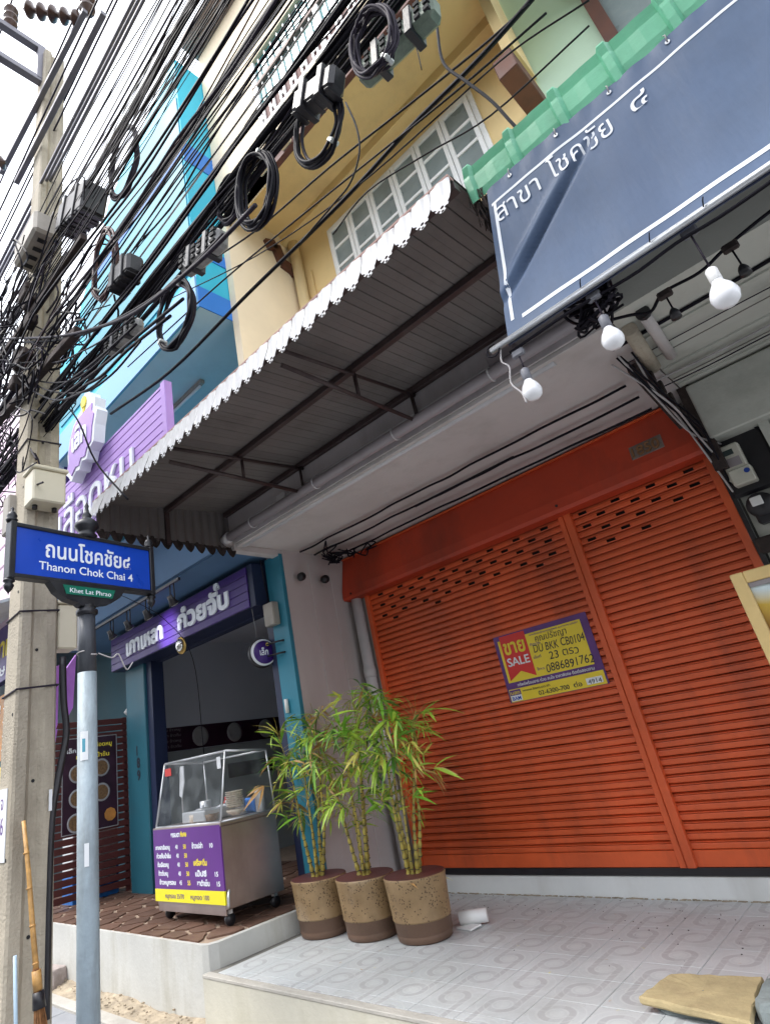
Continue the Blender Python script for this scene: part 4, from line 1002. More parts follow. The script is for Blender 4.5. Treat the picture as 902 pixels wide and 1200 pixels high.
def bamboo(cx, cy, H, label, wts, seed, lean=(0, 0), nmax=270):
    rnd = random.Random(seed)
    t = thing('potted_bamboo', label, 'potted plant', (cx, cy, .004), 'three potted bamboos')
    MB().lathe((cx, cy, .004), [(.185, 0), (.198, .01), (.203, .045), (.200, .05), (.204, .055), (.208, .125), (.212, .13)], 40).build('pot_foot', 'potbase', t, True)
    MB().lathe((cx, cy, .004), [(.2125, .131), (.216, .137), (.214, .144), (.222, .26), (.231, .375), (.236, .392), (.232, .402)], 40).build('pot', 'pot', t, True)
    MB().lathe((cx, cy, .004), [(.232, .4025), (.218, .403), (.213, .39), (.210, .36)], 40).build('pot_rim', 'potrim', t, True)
    mb = MB(); rr = 12
    mb.lathe((cx, cy, .004), [(.210, .365), (.15, .378), (.08, .372), (.0, .384)], 22).build('soil', 'soil', t, True)
    for k in range(7):
        a = rnd.uniform(0, 6.28); r = rnd.uniform(.03, .18); p = Vector((cx + r * math.cos(a), cy + r * math.sin(a), .39))
        o = bpy.data.objects.new('fallen_leaf', LEAF[(rnd.choice(['leafb', 'leafy']), rnd.randrange(3))]); COL.objects.link(o); o.parent = t; o.location = p - ORG[t]; o.rotation_euler = (rnd.uniform(-.3, .3), rnd.uniform(-.2, .2), rnd.uniform(0, 6.3))
    tips = []
    tw = MB()
    for k in range(5):
        a = k * 1.26 + rnd.uniform(-.3, .3); b0 = Vector((cx + .036 * math.cos(a), cy + .036 * math.sin(a), .37))
        hh = H * rnd.uniform(.72, 1.0)
        top = b0 + Vector((lean[0] + .18 * math.cos(a) + rnd.uniform(-.06, .06), lean[1] + .14 * math.sin(a), hh))
        path = crom([b0, b0.lerp(top, .33) + Vector((rnd.uniform(-.02, .02), 0, .02)), b0.lerp(top, .66) + Vector((rnd.uniform(-.03, .03), rnd.uniform(-.03, .03), 0)), top], 24)
        # swollen internodes
        pts = []; rs = []; d = 0; nl = .062; prev = path[0]
        for p in path:
            d += (p - prev).length; prev = p; f = (d % nl) / nl; frac = d / hh
            base_r = .021 * (1 - .88 * frac ** .7) * (1.0 if k < 4 else .7)
            sw_ = (.62 + .55 * math.sin(math.pi * min(1, f * 1.05)) ** 1.2) if frac < .45 else (.85 + .12 * math.sin(math.pi * f))
            pts.append(p); rs.append(max(.0022, base_r * sw_))
        MB().tube(pts, rs, 8).build('culm', 'culm', t, True)
        d = 0; prev = path[0]; nm = MB(); last = 0
        for i, p in enumerate(path):
            d += (p - prev).length; prev = p
            if int(d / nl) > last:
                last = int(d / nl); r = rs[i] * 1.22
                if i + 1 < len(path):
                    q = (path[i + 1] - p).normalized(); nm.tube([p - q * .0035, p + q * .0035], r, 7)
                frac = d / hh
                if frac > .33:
                    for _ in range(rnd.choice((1, 1, 2, 2) if frac < .7 else (2, 2, 3))):
                        a2 = rnd.uniform(0, 6.283); ln = rnd.uniform(.08, .36) * (1.1 - .35 * frac)
                        e = p + Vector((math.cos(a2) * ln, math.sin(a2) * ln * .8, rnd.uniform(-.03, .18)))
                        m_ = p.lerp(e, .5) + Vector((0, 0, .04)); tw.tube(crom([p, m_, e], 3), .0018, 3); tips.append((e, Vector((e.x - p.x, e.y - p.y, 0)))); 
                        if ln > .15: tips.append((m_, Vector((e.x - p.x, e.y - p.y, 0))))
        tips.append((top, Vector((math.cos(a), math.sin(a), 1.2)))); tips.append((path[-8], Vector((math.cos(a), math.sin(a), 1.0))))
        stuff(nm.build('nodes', 'culmd', t))
    stuff(tw.build('twigs', 'culm', t))
    rnd.shuffle(tips); nl_ = 0
    extra = MB(); ek = {k_: MB() for k_ in LK}
    def add_leaf(mk, kk, e, rot, s):
        Mx = Matrix.Translation(e) @ __import__('mathutils').Euler(rot).to_matrix().to_4x4() @ Matrix.Scale(s, 4)
        me = LEAF[(mk, kk)]; ek[mk].add([Mx @ v.co for v in me.vertices], [tuple(p.vertices) for p in me.polygons])
    for e, dr in tips:
        cnt = rnd.choice((3, 4, 5, 6, 7, 8)); a0 = math.atan2(dr.y, dr.x)
        kind = rnd.choices(LK, wts)[0]
        for j in range(cnt):
            yaw = a0 + rnd.uniform(-1.25, 1.25); pit = rnd.uniform(-.7, .9) if dr.z < .5 else rnd.uniform(-1.3, -.2)
            mk = kind if rnd.random() < .7 else rnd.choices(LK, wts)[0]
            if nl_ >= nmax + 170: break
            if nl_ >= nmax:
                add_leaf(mk, rnd.randrange(3), e, (rnd.uniform(-.8, .8), pit, yaw), rnd.uniform(.5, .9)); nl_ += 1; continue
            o = bpy.data.objects.new('leaf', LEAF[(mk, rnd.randrange(3))]); COL.objects.link(o); o.parent = t; o.location = e - ORG[t]
            o.rotation_euler = (rnd.uniform(-.8, .8), pit, yaw); s = rnd.uniform(.7, 1.3); o.scale = (s, s, s); nl_ += 1
    for mk, mb_ in ek.items():
        if mb_.v: stuff(mb_.build('small_leaves', mk, t))
bamboo(-4.33, -1.20, 1.42, 'leftmost potted bamboo, drying brown leaves, beside the food cart', (5, 4, 4, 3, 2), 11, (.06, 0))
bamboo(-3.84, -1.15, 1.42, 'middle potted bamboo with the greenest leaves in front of the mauve wall', (6, 6, 1.5, .7, 3), 23, (.02, 0), 298)
bamboo(-3.37, -1.10, 1.36, 'rightmost potted bamboo leaning over the orange shutter', (5, 8, 3, 1.2, 1), 37, (.16, 0), 290)
# paper roll, stones
pp = thing('paper_roll', 'crumpled white paper tube lying behind the rightmost pot', 'paper', (-3.15, -.78, .005))
MB().tube([(-3.24, -.84, .055), (-3.06, -.74, .06)], [.05, .045], 12).build('roll', 'whitepl', pp, True); MB().prism([(-3.24, -.90, .006), (-3.10, -.92, .006), (-3.06, -.84, .02), (-3.2, -.80, .006)], (0, 0, .01)).build('flap', 'whitepl', pp)
def rock(name, m, c, sx, sy, sz, label, cat, seed, rot=0):
    rn = random.Random(seed); mb = MB(); n = 20; rows = [(0, 1), (.25, 1.03), (.7, 1.0), (.95, .93), (1.0, .86)]
    ang = [(math.cos(k / n * 6.283), math.sin(k / n * 6.283)) for k in range(n)]
    sq = [min(1.32, 1 / max(abs(a), abs(b))) * .92 * rn.uniform(.96, 1.03) for a, b in ang]
    for h, s in rows:
        for k, (a, b) in enumerate(ang):
            x, y = a * sq[k] * s * sx * rn.uniform(.98, 1.02), b * sq[k] * s * sy * rn.uniform(.98, 1.02)
            mb.v.append(Vector((c[0] + x * math.cos(rot) - y * math.sin(rot), c[1] + x * math.sin(rot) + y * math.cos(rot), c[2] + h * sz * rn.uniform(.94, 1.03))))
    for r in range(len(rows) - 1):
        for k in range(n): mb.f.append((r * n + k, r * n + (k + 1) % n, (r + 1) * n + (k + 1) % n, (r + 1) * n + k))
    mb.f.append(tuple((len(rows) - 1) * n + k for k in range(n)))
    return tag(mb.build(name, m), label, cat)
rock('stone_slab', 'slate', (-1.36, -1.60, .004), .20, .17, .03, 'grey base stone under the yellow slab on the tiles', 'stone', 3, -.05)
cor = [at(750, 1172, Z=.05), at(785, 1142, Z=.06), at(892, 1146, Z=.06), at(880, 1203, Z=.05)]
ring = []
rq = random.Random(4)
for i in range(4):
    a, b = cor[i], cor[(i + 1) % 4]
    for j in range(9): ring.append(a.lerp(b, j / 9) + Vector((rq.uniform(-.005, .005), rq.uniform(-.005, .005), 0)))
cm = sum(ring, Vector()) / len(ring); mb = MB()
for (k, z) in ((.97, .034), (1.0, .040), (1.0, .058), (.985, .064), (.975, .066), (.02, .0661)):
    mb.v += [Vector((cm.x + (p.x - cm.x) * k, cm.y + (p.y - cm.y) * k, z + (rq.uniform(-.002, .002) if k > .96 else 0))) for p in ring]
nr_ = len(ring)
for r in range(5):
    for i in range(nr_): mb.f.append((r * nr_ + i, r * nr_ + (i + 1) % nr_, (r + 1) * nr_ + (i + 1) % nr_, (r + 1) * nr_ + i))
tag(mb.build('stone_slab', 'sandstone'), 'flat yellow sandstone slab lying on the tiled forecourt', 'stone')
rock('broken_block', 'slate', (-1.03, -1.60, .004), .12, .17, .09, 'broken grey concrete block at the right of the yellow slab', 'block', 8)
rock('broken_block', 'slate', (-.98, -1.42, .094), .11, .10, .04, 'thin grey slab topping the broken concrete block', 'block', 9)
rock('concrete_chunk', 'rubble', (-7.35, -2.25, -.34), .17, .11, .17, 'pinkish concrete chunk on the sand beside the white porch', 'stone', 12, .3)
mb = MB()
for k in range(520):
    x = random.uniform(-4.3, .5); s = random.uniform(.002, .008); mb.obox((x, -.020 - random.uniform(0, .03) ** 1.2, .005 + s * .3), X * s * 1.6, Y * s * .7, Z * s * .5)
stuff(tag(mb.build('mortar_crumbs', 'sand'), 'crumbling mortar along the foot of the white plinth', 'debris'))
for k in range(26):
    x, y = random.uniform(-4.2, -.9), random.uniform(-1.9, -.15); o = bpy.data.objects.new('fallen_leaf', LEAF[(random.choice(['leafb', 'leafy', 'leafb']), 2)]); COL.objects.link(o); o.location = (x, y, .008); o.rotation_euler = (random.uniform(-.1, .1), random.uniform(-.05, .05), random.uniform(0, 6.3)); sc_ = random.uniform(.25, .6); o.scale = (sc_,) * 3
    tag(o, 'dry bamboo leaf fallen on the tiled forecourt', 'leaf', 'dry leaves on the tiles')
mb = MB()
for k in range(260):
    x, y = random.uniform(-4.5, .3), -.02 - abs(random.gauss(0, .5)); s = random.uniform(.001, .004)
    if y > -2.1: mb.obox((x, y, .005), X * s, Y * s * .8, Z * s * .5)
stuff(tag(mb.build('floor_grit', 'grime'), 'dark grit scattered over the tiled forecourt', 'grit'))
# ================================================================== FOOD CART
ct = thing('food_cart', 'stainless steel noodle cart with glass case and purple Thai price board', 'food cart', (-5.4, -1.45, .16))
cx0, cx1, cy0, cy1 = -6.02, -4.87, -1.76, -1.14
bx('body', 'steel', ct, cx0, cx1, cy0, cy1, .28, .90, .006); bx('counter_top', 'steel', ct, cx0 - .015, cx1 + .015, cy0 - .015, cy1 + .02, .90, .93, .006)
bx('kick_panel', 'steel', ct, cx0 + .02, cx1 - .02, cy0 - .002, cy0 + .01, .24, .33)
for (xx, yy) in ((cx0 + .08, cy0 + .08), (cx1 - .05, cy0 + .05), (cx0 + .08, cy1 - .06), (cx1 - .08, cy1 - .06)):
    c_ = MB().box(xx - .02, xx + .02, yy - .02, yy + .02, .245, .30).build('caster_fork', 'alu', ct)
    MB().lathe((xx - .015, yy, .205), [(.0, 0), (.047, 0), (.047, .03), (.0, .03)], 16, (1, 0, 0)).build('wheel', 'black', c_, True)
tb('push_handle', 'alu', ct, crom([(cx1 + .02, cy0 + .02, .42), (cx1 + .045, cy0 - .01, .38), (cx1 + .035, cy0 - .01, .30)], 4), .012, 6)
bx('price_board', 'menu', ct, cx0 - .01, cx1 + .005, cy0 - .016, cy0 - .002, .42, .915); bx('yellow_board', 'menuy', ct, cx0 - .01, cx1 + .005, cy0 - .018, cy0 - .002, .32, .42)
yb_ = cy0 - .0165
def ctx(s, m, x, z, wd, h=.055, bold=.045, y=yb_): return text(s, m, ct, (cx0 + x, y, z), X, Z, h, width=wd, bold=bold, depth=.0008, res=3)
ctx('ธรรมดา', 'letter', .33, .845, .16); ctx('พิเศษ', 'lettery', .50, .845, .11)
rowsm = [('เกาเหลาเลือดหมู', '40', '50', .27), ('ก๋วยจั๊บน้ำข้น', '40', '50', .27), ('ต้มเลือดหมู', '40', '50', .21), ('ข้าวต้มหมู', '40', '50', .18), ('ข้าวหมูกรอบ', '45', '55', .30)]
for k, (s_, a, b_, wd) in enumerate(rowsm):
    z = .745 - k * .072; ctx(s_, 'letter', .03 + .012 * k, z, wd, .05); ctx(a, 'letter', .40 + .01 * k, z, .045, .05, .03); ctx(b_, 'lettery', .54 + .01 * k, z, .05, .05, .03)
ctx('ข้าวเปล่า', 'letter', .69, .745, .18, .055); ctx('10', 'letter', .98, .745, .05, .05, .03); ctx('เครื่องดื่ม', 'lettery', .70, .61, .22, .06)
ctx('เป๊ปซี่', 'letter', .72, .527, .18, .055); ctx('15', 'letter', 1.03, .527, .05, .05, .03); ctx('ชาดำเย็น', 'letter', .74, .455, .20, .055); ctx('15', 'letter', 1.05, .455, .05, .05, .03)
text('หมูกรอบ 35/70', 'inkpurple', ct, (cx0 + .18, cy0 - .0185, .35), X, Z, .05, width=.33, bold=.01, depth=.0008); text('หมูทอด 100', 'inkpurple', ct, (cx0 + .62, cy0 - .0185, .35), X, Z, .05, width=.30, bold=.01, depth=.0008)
# glass case
fA, fB = Vector((cx0 + .01, cy0 + .01, .93)), Vector((cx1 - .01, cy0 + .01, .93)); tA, tB = Vector((cx0 + .03, cy0 + .13, 1.50)), Vector((cx1 - .02, cy0 + .13, 1.50))
bA, bB = Vector((cx0 + .01, cy1, .93)), Vector((cx1 - .01, cy1, .93)); uA, uB = Vector((cx0 + .03, cy1 - .02, 1.46)), Vector((cx1 - .02, cy1 - .02, 1.46))
for a, b in ((fA, tA), (fB, tB), (bA, uA), (bB, uB), (tA, tB), (uA, uB), (tA, uA), (tB, uB), (fA, fB), (fB, bB)): tb('case_frame', 'alu', ct, [a, b], .011, 4)
for q in ((fA, fB, tB, tA), (fB, bB, uB, tB), (fA, tA, uA, bA), (tA, tB, uB, uA)): MB().add(q, [(0, 1, 2, 3)]).build('glass_pane', 'glasscase', ct)
bx('sticker', 'posterr', ct, cx0 + .10, cx0 + .22, cy0 + .085, cy0 + .088, 1.38, 1.45); bx('sticker', 'tie_label', ct, cx1 - .12, cx1 - .06, cy0 + .095, cy0 + .098, 1.36, 1.46)
tr_ = bx('steel_tray', 'alu', ct, cx0 + .35, cx0 + .75, cy0 + .10, cy0 + .4, .935, 1.03, .01)
rr_ = thing('ladle_rack', 'steel ladle and hanging cloth inside the cart glass case', 'utensils', (-5.75, -1.5, .95))
tb('ladle_handle', 'alu', rr_, [(-5.82, -1.55, 1.44), (-5.88, -1.52, .97)], .006, 6); MB().prism([(-5.80, -1.57, 1.45), (-5.74, -1.57, 1.45), (-5.74, -1.57, 1.30), (-5.80, -1.57, 1.16), (-5.84, -1.57, 1.18)], (0, .01, 0)).build('cloth', 'tie_label', rr_)
for k, (px_, py_, r, h, mm, lb) in enumerate(((-5.35, -1.35, .10, .10, 'alu', 'round steel pot with lid in the middle of the cart'), (-5.17, -1.32, .05, .13, 'alu', 'tall narrow steel canister behind the pot in the cart'), (-4.95, -1.25, .045, .17, 'alu', 'slim steel canister at the right end of the cart'), (-5.62, -1.45, .09, .09, 'plate', 'shallow pale basin at the left end of the cart'))):
    t_ = thing('cooking_pot', lb, 'pot', (px_, py_, .935)); MB().lathe((px_, py_, .932), [(r * .9, 0), (r, .01), (r, h), (r * 1.06, h + .004), (r * .9, h - .01)], 20).build('pot_body', mm, t_, True); MB().lathe((px_, py_, .932 + h), [(r, 0), (r * .7, .015), (.015, .02), (.012, .04), (0, .04)], 18).build('lid', 'alu', t_, True)
tag(bx('plastic_tub', 'bluepl', None, -5.30, -5.06, -1.24, -1.16, .932, 1.06, .015), 'blue plastic tub at the back of the cart counter', 'tub')
prof_b = [(.035, 0), (.04, .008), (.075, .03), (.088, .05), (.085, .05), (.06, .026), (.0, .01)]
for k in range(9):
    o = MB().lathe((-5.0, -1.50 + .002 * (k % 3), .95 + (0 if k == 0 else .065 + (k - 1) * .0165)), prof_b if k == 0 else [(.05, 0), (.075, .012), (.087, .022), (.083, .022), (.0, .008)], 20).build('bowl', 'bowl', None, True)
    tag(o, 'patterned bowl at the bottom of the stack in the cart' if k == 0 else 'cream plate in the tall stack standing in the glass case', 'bowl' if k == 0 else 'plate', 'crockery stacked in the cart' if k else None)
# dark stool or bin behind pots
for k, (px_, py_, r, h, mm, lb) in enumerate(((-5.50, -1.62, .055, .07, 'bowl', 'patterned cup near the front glass of the cart'), (-5.28, -1.58, .075, .06, 'food', 'brown noodle basket near the front glass of the cart'), (-5.80, -1.30, .06, .16, 'alu', 'steel soup pot at the rear left corner of the cart'))):
    t_ = thing('food_container', lb, 'container', (px_, py_, .935)); MB().lathe((px_, py_, .932), [(r * .8, 0), (r * .9, .01), (r, h), (r * .93, h), (r * .8, h * .6), (0, h * .6)], 18).build('container_body', mm, t_, True)
for k, xx in enumerate((-5.58, -5.44, -5.3)): tag(MB().lathe((xx, -1.20, .932), [(.028, 0), (.03, .01), (.03, .11), (.012, .14), (.012, .165), (0, .166)], 12).build('sauce_bottle', ['posterr', 'lettery', 'food'][k], None, True), ['red', 'yellow', 'brown'][k] + ' sauce bottle standing at the back of the cart counter', 'bottle')
tbl = thing('dining_table', 'steel table standing inside the dark noodle shop', 'table', (-6.3, 1.8, .15))
bx('tabletop', 'alu', tbl, -6.9, -5.7, 1.5, 2.1, .86, .89, .005)
for xx in (-6.85, -5.75):
    for yy in (1.55, 2.05): tb('leg', 'alu', tbl, [(xx, yy, .15), (xx, yy, .86)], .02, 6)
for k, (xx, yy) in enumerate(((-6.6, 1.1), (-6.0, 1.1))):
    tt_ = thing('stool', ['left', 'right'][k] + ' red plastic stool before the table inside the shop', 'stool', (xx, yy, .15)); bx('seat', 'redpl', tt_, xx - .15, xx + .15, yy - .15, yy + .15, .58, .61, .01)
    for a in (-1, 1):
        for b in (-1, 1): tb('leg', 'redpl', tt_, [(xx + a * .16, yy + b * .16, .15), (xx + a * .12, yy + b * .12, .58)], .018, 5)
# ================================================================== LOWER PURPLE SIGN
ls = thing('shop_sign', 'long deep purple box sign with white Thai letters above the dark shop opening', 'sign', (-6.4, -1.05, 2.87))
bx('box_body', 'navy', ls, -8.10, -4.74, -1.185, -.80, 2.865, 3.33)
for k in range(5): bx('face_board', 'purple', ls, -8.10, -4.83, -1.20, -1.186, 2.872 + k * .089, 2.957 + k * .089, .004)
def ltx(s, x, wd, h=.30, z=2.97, bold=.045): return text(s, 'letter', ls, (x, -1.202, z), X, Z, h, width=wd, bold=bold, depth=.02, split=True)
ltx('เกาเหลา', -7.60, .98, .30, 2.985); ltx('ก๋วยจับ', -6.25, 1.08, .30, 2.985)
text('๊', 'letter', ls, (-5.43, -1.202, 3.045), X, Z, .30, width=.10, bold=.04, depth=.02, split=True)
# track with spot lamps
tk = thing('track_light', 'black ceiling track carrying four spot lamps before the purple sign', 'lamp', (-6.4, -1.7, 3.3))
bx('track', 'black', tk, -7.6, -5.35, -1.72, -1.69, 3.30, 3.33)
for k, xx in enumerate((-7.0, -6.55, -6.08, -5.52)):
    tb('yoke', 'black', tk, [(xx - .04, -1.70, 3.30), (xx - .045, -1.70, 3.12), (xx + .045, -1.70, 3.12), (xx + .04, -1.70, 3.30)], .008, 5)
    MB().lathe((xx, -1.74, 3.17), [(.03, 0), (.035, .05), (.058, .11), (.05, .112)], 14, (0, .5, -.8)).build('lamp_head', 'black', tk, True); MB().lathe((xx, -1.685, 3.085), [(.05, 0), (.035, .02), (0, .025)], 14, (0, .5, -.8)).build('lens', 'plate', tk, True)
ldt = bpy.data.lights.new('sign_spot', 'SPOT'); ldt.energy = 14; ldt.spot_size = math.radians(75); ldt.spot_blend = .9; ldt.shadow_soft_size = .04; ldt.color = (.85, .8, 1)
lo = bpy.data.objects.new('sign_spot', ldt); COL.objects.link(lo); lo.location = (-6.55, -1.66, 3.06); lo.rotation_euler = (Vector((-6.5, -1.2, 3.03)) - Vector((-6.55, -1.66, 3.06))).to_track_quat('-Z', 'Y').to_euler()
# silver oval ornament
so = thing('wall_ornament', 'oval mirror polished ornament with brass rim under the purple sign', 'ornament', (-6.15, -1.25, 2.78))
MB().lathe((-6.15, -1.24, 2.78), [(.075, 0), (.078, .012), (.066, .02), (.0, .02)], 24, (.3, -1, -.1)).build('rim', 'gold', so, True); MB().lathe((-6.145, -1.262, 2.78), [(.062, 0), (.05, .03), (.025, .045), (0, .05)], 20, (.3, -1, -.1)).build('mirror', 'chrome', so, True)
for ob in so.children: ob.scale.z = 1.35
# round hanging sign
rd = thing('round_sign', 'round purple shop sign with white ring sticking out from the blue pier', 'sign', (-4.85, -1.05, 2.38))
c = Vector((-4.83, -1.10, 2.385)); MB().lathe(c, [(.145, -.045), (.150, -.04), (.150, .02), (.145, .025), (.0, .025)], 32, (1, -.35, 0)).build('drum', 'black', rd, True)
MB().lathe(c, [(.137, .0255), (.137, .030), (.0, .030)], 32, (1, -.35, 0)).build('white_ring', 'letter', rd, True); MB().lathe(c + Vector((.012, .006, 0)), [(.118, .0195), (.118, .025), (.0, .025)], 32, (1, -.35, 0)).build('face', 'purple', rd, True)
Un = Vector((.35, 1, 0)).normalized(); text('เล็ก', 'letter', rd, c + Vector((.042, -.008, 0)) - Un * .05 - Z * .03, Un, Z, .09, width=.09, bold=.02, depth=.002)
MB().lathe(c + Vector((.040, -.012, 0)) + Un * .045 + Z * .075, [(.018, 0), (.018, .003), (0, .003)], 12, (1, -.35, 0)).build('yellow_dot', 'lettery', rd)
for zz in (2.33, 2.45): tb('bracket_arm', 'black', rd, [(-4.75, -1.10, zz), (-4.60, -1.07, zz), (-4.55, -1.03, zz)], .010, 5)
tag(tb('hanging_wire', 'cable4', None, [(-4.90, -1.15, 3.30), (-4.87, -1.12, 2.55)], .003, 4), 'thin pale wire dropping to the round purple sign', 'wire')
tag(tb('hanging_wire', 'cable', None, crom([(-4.56, -1.2, 3.3), (-4.60, -1.15, 3.1), (-4.66, -1.08, 2.95), (-4.64, -1.07, 2.80)], 6), .007, 5), 'black cable curving down to the switch box on the blue pier', 'cable')
tag(tb('hanging_wire', 'cable', None, crom([(-5.95, -2.3, 3.36), (-5.85, -2.0, 3.2), (-5.7, -1.7, 2.95), (-5.6, -1.45, 2.5), (-5.6, -1.4, 1.5)], 6), .004, 4), 'thin dark wire hanging in front of the purple sign', 'wire')
# ================================================================== UPPER LILAC SIGN + LOGO
us = thing('shop_sign', 'big lilac slatted sign board with white Thai letters on the blue house', 'sign', (-6.5, -2.18, 4.3))
bx('backing', 'lilacdk', us, -9.0, -4.62, -2.175, -2.12, 4.05, 5.20)
for k in range(11): bx('slat', 'lilac', us, -9.0, -4.64, -2.195, -2.176, 4.06 + k * .104, 4.156 + k * .104, .004)
bx('end_post', 'lilac', us, -4.66, -4.57, -2.205, -2.11, 4.05, 5.27, .006); bx('top_trim', 'lilac', us, -9.0, -4.665, -2.20, -2.12, 5.205, 5.235)
text('ต้มเลือดหม', 'letter', us, (-8.30, -2.20, 4.40), X, Z, .74, width=3.0, bold=.005, depth=.025, split=True)
for xx in (-7.9, -6.3, -4.9): bx('stay', 'black', us, xx, xx + .04, -2.12, -1.62, 4.6, 4.64)
lg = thing('logo_sign', 'lilac egg shaped logo sign with thick white edge and yellow bulb shape', 'sign', (-6.3, -2.3, 5.3))
cc = Vector((-6.35, -2.36, 5.57))
def blob(c, pts, y0, y1, m, name): return MB().prism([(c.x + a, y0, c.z + b * .84) for a, b in pts], (0, y1 - y0, 0)).build(name, m, lg)
out = [(-.30, -.72), (-.16, -.62), (-.05, -.66), (.02, -.55), (.16, -.60), (.22, -.48), (.36, -.42), (.40, -.15), (.47, .05), (.40, .16), (.42, .30), (.30, .36), (.26, .50), (.12, .58), (.02, .50), (.0, .34), (-.10, .30), (-.24, .22), (-.36, .02), (-.42, -.22), (-.40, -.40), (-.46, -.52), (-.38, -.60)]
blob(cc, out, -2.36, -2.22, 'letter', 'white_edge')
inn = [(a * .86 - .01, b * .86 - .02) for a, b in out if b < .34]; blob(cc, inn, -2.372, -2.3605, 'lilac', 'face')
blob(cc, [(.10 + .075 * math.cos(t * .45), .42 + .11 * math.sin(t * .45)) for t in range(14)], -2.376, -2.3605, 'lettery', 'yellow_bulb'); blob(cc, [(.07, .34), (.13, .34), (.12, .24), (.08, .24)], -2.376, -2.3605, 'lettery', 'yellow_stem')
text('เล็ก', 'letter', lg, (cc.x - .24, -2.374, cc.z - .22), X, Z, .36, width=.44, bold=.04, depth=.01)
# fluorescent fitting, rail
fl = thing('tube_light', 'long fluorescent fitting under the blue balcony soffit', 'lamp', (-6.4, -.75, 6.6))
bx('fitting', 'greybox', fl, -6.97, -5.88, -.80, -.72, 6.59, 6.65, .006); tb('tube', 'letter', fl, [(-6.9, -.76, 6.57), (-5.95, -.76, 6.57)], .022, 8)
rl = thing('railing', 'small dark blue rail above the lilac sign end', 'railing', (-5.3, -1.4, 5.3))
for zz in (5.28, 5.50): tb('rail', 'navy', rl, [(-6.0, -1.4, zz), (-4.85, -1.4, zz)], .014, 5)
for k in range(9): tb('upright', 'navy', rl, [(-5.98 + k * .14, -1.4, 5.1), (-5.98 + k * .14, -1.4, 5.50)], .009, 4)
tag(tb('wall_wire', 'cable2', None, [(-4.9, .03, 5.9), (-5.6, .03, 5.6), (-7.5, .02, 5.3)], .012, 4), 'thin wire running over the turquoise wall under the balcony', 'wire')
# ================================================================== GATE WITH MENU POSTER
gt = thing('slatted_gate', 'folded dark red slatted gate left of the teal pier', 'gate', (-8.3, -1.4, .15))
for k in range(24): bx('slat', 'redbrown', gt, -8.32, -8.29, -2.0, -.90, .22 + k * .086, .29 + k * .086, .004)
for yy in (-1.98, -1.42, -.92): bx('upright', 'redbrown', gt, -8.355, -8.321, yy - .03, yy + .03, .15, 2.28, .004)
mp = thing('menu_poster', 'dark menu poster with four bowls of food hung on the slatted gate', 'poster', (-8.28, -1.4, 1.0))
bx('sheet', 'maroon', mp, -8.288, -8.280, -1.80, -1.06, .93, 2.06); 
for a, b, c_, d_ in ((-1.80, -1.79, .93, 2.06), (-1.07, -1.06, .93, 2.06), (-1.79, -1.07, .93, .94), (-1.79, -1.07, 2.05, 2.06)): bx('border', 'plate', mp, -8.2795, -8.277, a, b, c_, d_)
for yy, zz in ((-1.60, 1.62), (-1.28, 1.66), (-1.60, 1.33), (-1.28, 1.36), (-1.62, 1.05)):
    b_ = MB().lathe((-8.2785, yy, zz), [(.11, 0), (.112, .004), (.092, .004), (.09, .002)], 24, (1, 0, 0)).build('bowl_print', 'plate', mp, True); MB().lathe((-8.2775, yy, zz), [(.088, 0), (.088, .002), (0, .002)], 20, (1, 0, 0)).build('soup_print', 'food', b_)
MB().lathe((-8.278, -1.17, 1.08), [(.08, 0), (.08, .003), (0, .003)], 9, (1, 0, 0)).build('snack_print', 'orangebd', mp)
for s_, yy, zz, wd, m_ in (('เล็ก', -1.74, 1.88, .12, 'tie_label'), ('เลือดหมู', -1.38, 1.93, .25, 'lettery'), ('เมนู', -1.58, 1.93, .12, 'lettery'), ('ก๋วยจั๊บ น้ำข้น', -1.62, 1.80, .45, 'lettery')): text(s_, m_, mp, (-8.2795, yy, zz), Y, Z, .07, width=wd, bold=.02, depth=.001)
bc = thing('crate', 'blue and white plastic crate behind the lower gate slats', 'crate', (-8.6, -1.3, .15)); bx('crate_body', 'bluepl', bc, -8.75, -8.42, -1.6, -1.0, .15, .50, .01); bx('crate_label', 'tie_label', bc, -8.42, -8.41, -1.28, -1.04, .3, .48); bx('crate_lid', 'tie_label', bc, -8.75, -8.42, -1.6, -1.0, .501, 1.0, .01)
# street signs of the next shop
nx = thing('shop_banner', 'purple banner with yellow Thai text left of the concrete pole', 'banner', (-11.5, -1.5, 3.6)); bx('cloth', 'purple', nx, -13.5, -9.6, -1.75, -1.72, 3.35, 4.3)
text('อาหารตามสั่ง', 'lettery', nx, (-12.9, -1.752, 3.75), X, Z, .5, width=2.9, bold=.03, depth=.004); text('ราคาพิเศษ', 'letter', nx, (-12.9, -1.752, 3.45), X, Z, .25, width=2.0, bold=.02, depth=.004)
nb_ = thing('menu_board', 'orange printed menu board left of the concrete pole', 'sign', (-11.5, -1.6, 2.0)); bx('panel', 'orangebd', nb_, -13.2, -9.9, -1.68, -1.64, 2.1, 3.15); bx('panel', 'lettery', nb_, -13.2, -9.9, -1.68, -1.64, 1.75, 2.0); bx('panel', 'purple', nb_, -13.2, -9.9, -1.67, -1.64, .2, 1.74)
for k in range(4): text('ข้าวผัดหมู 50', 'letter', nb_, (-12.9, -1.682, 2.9 - k * .22), X, Z, .16, width=2.2, bold=.02, depth=.003)
cn = thing('canopy', 'dusty cloth canopy over the purple banner', 'canopy', (-11.5, -2, 4.4)); MB().prism([(-14, -1.7, 4.45), (-9.5, -1.7, 4.45), (-9.5, -2.5, 4.15), (-14, -2.5, 4.15)], (0, 0, .05)).build('cloth', 'white', cn)
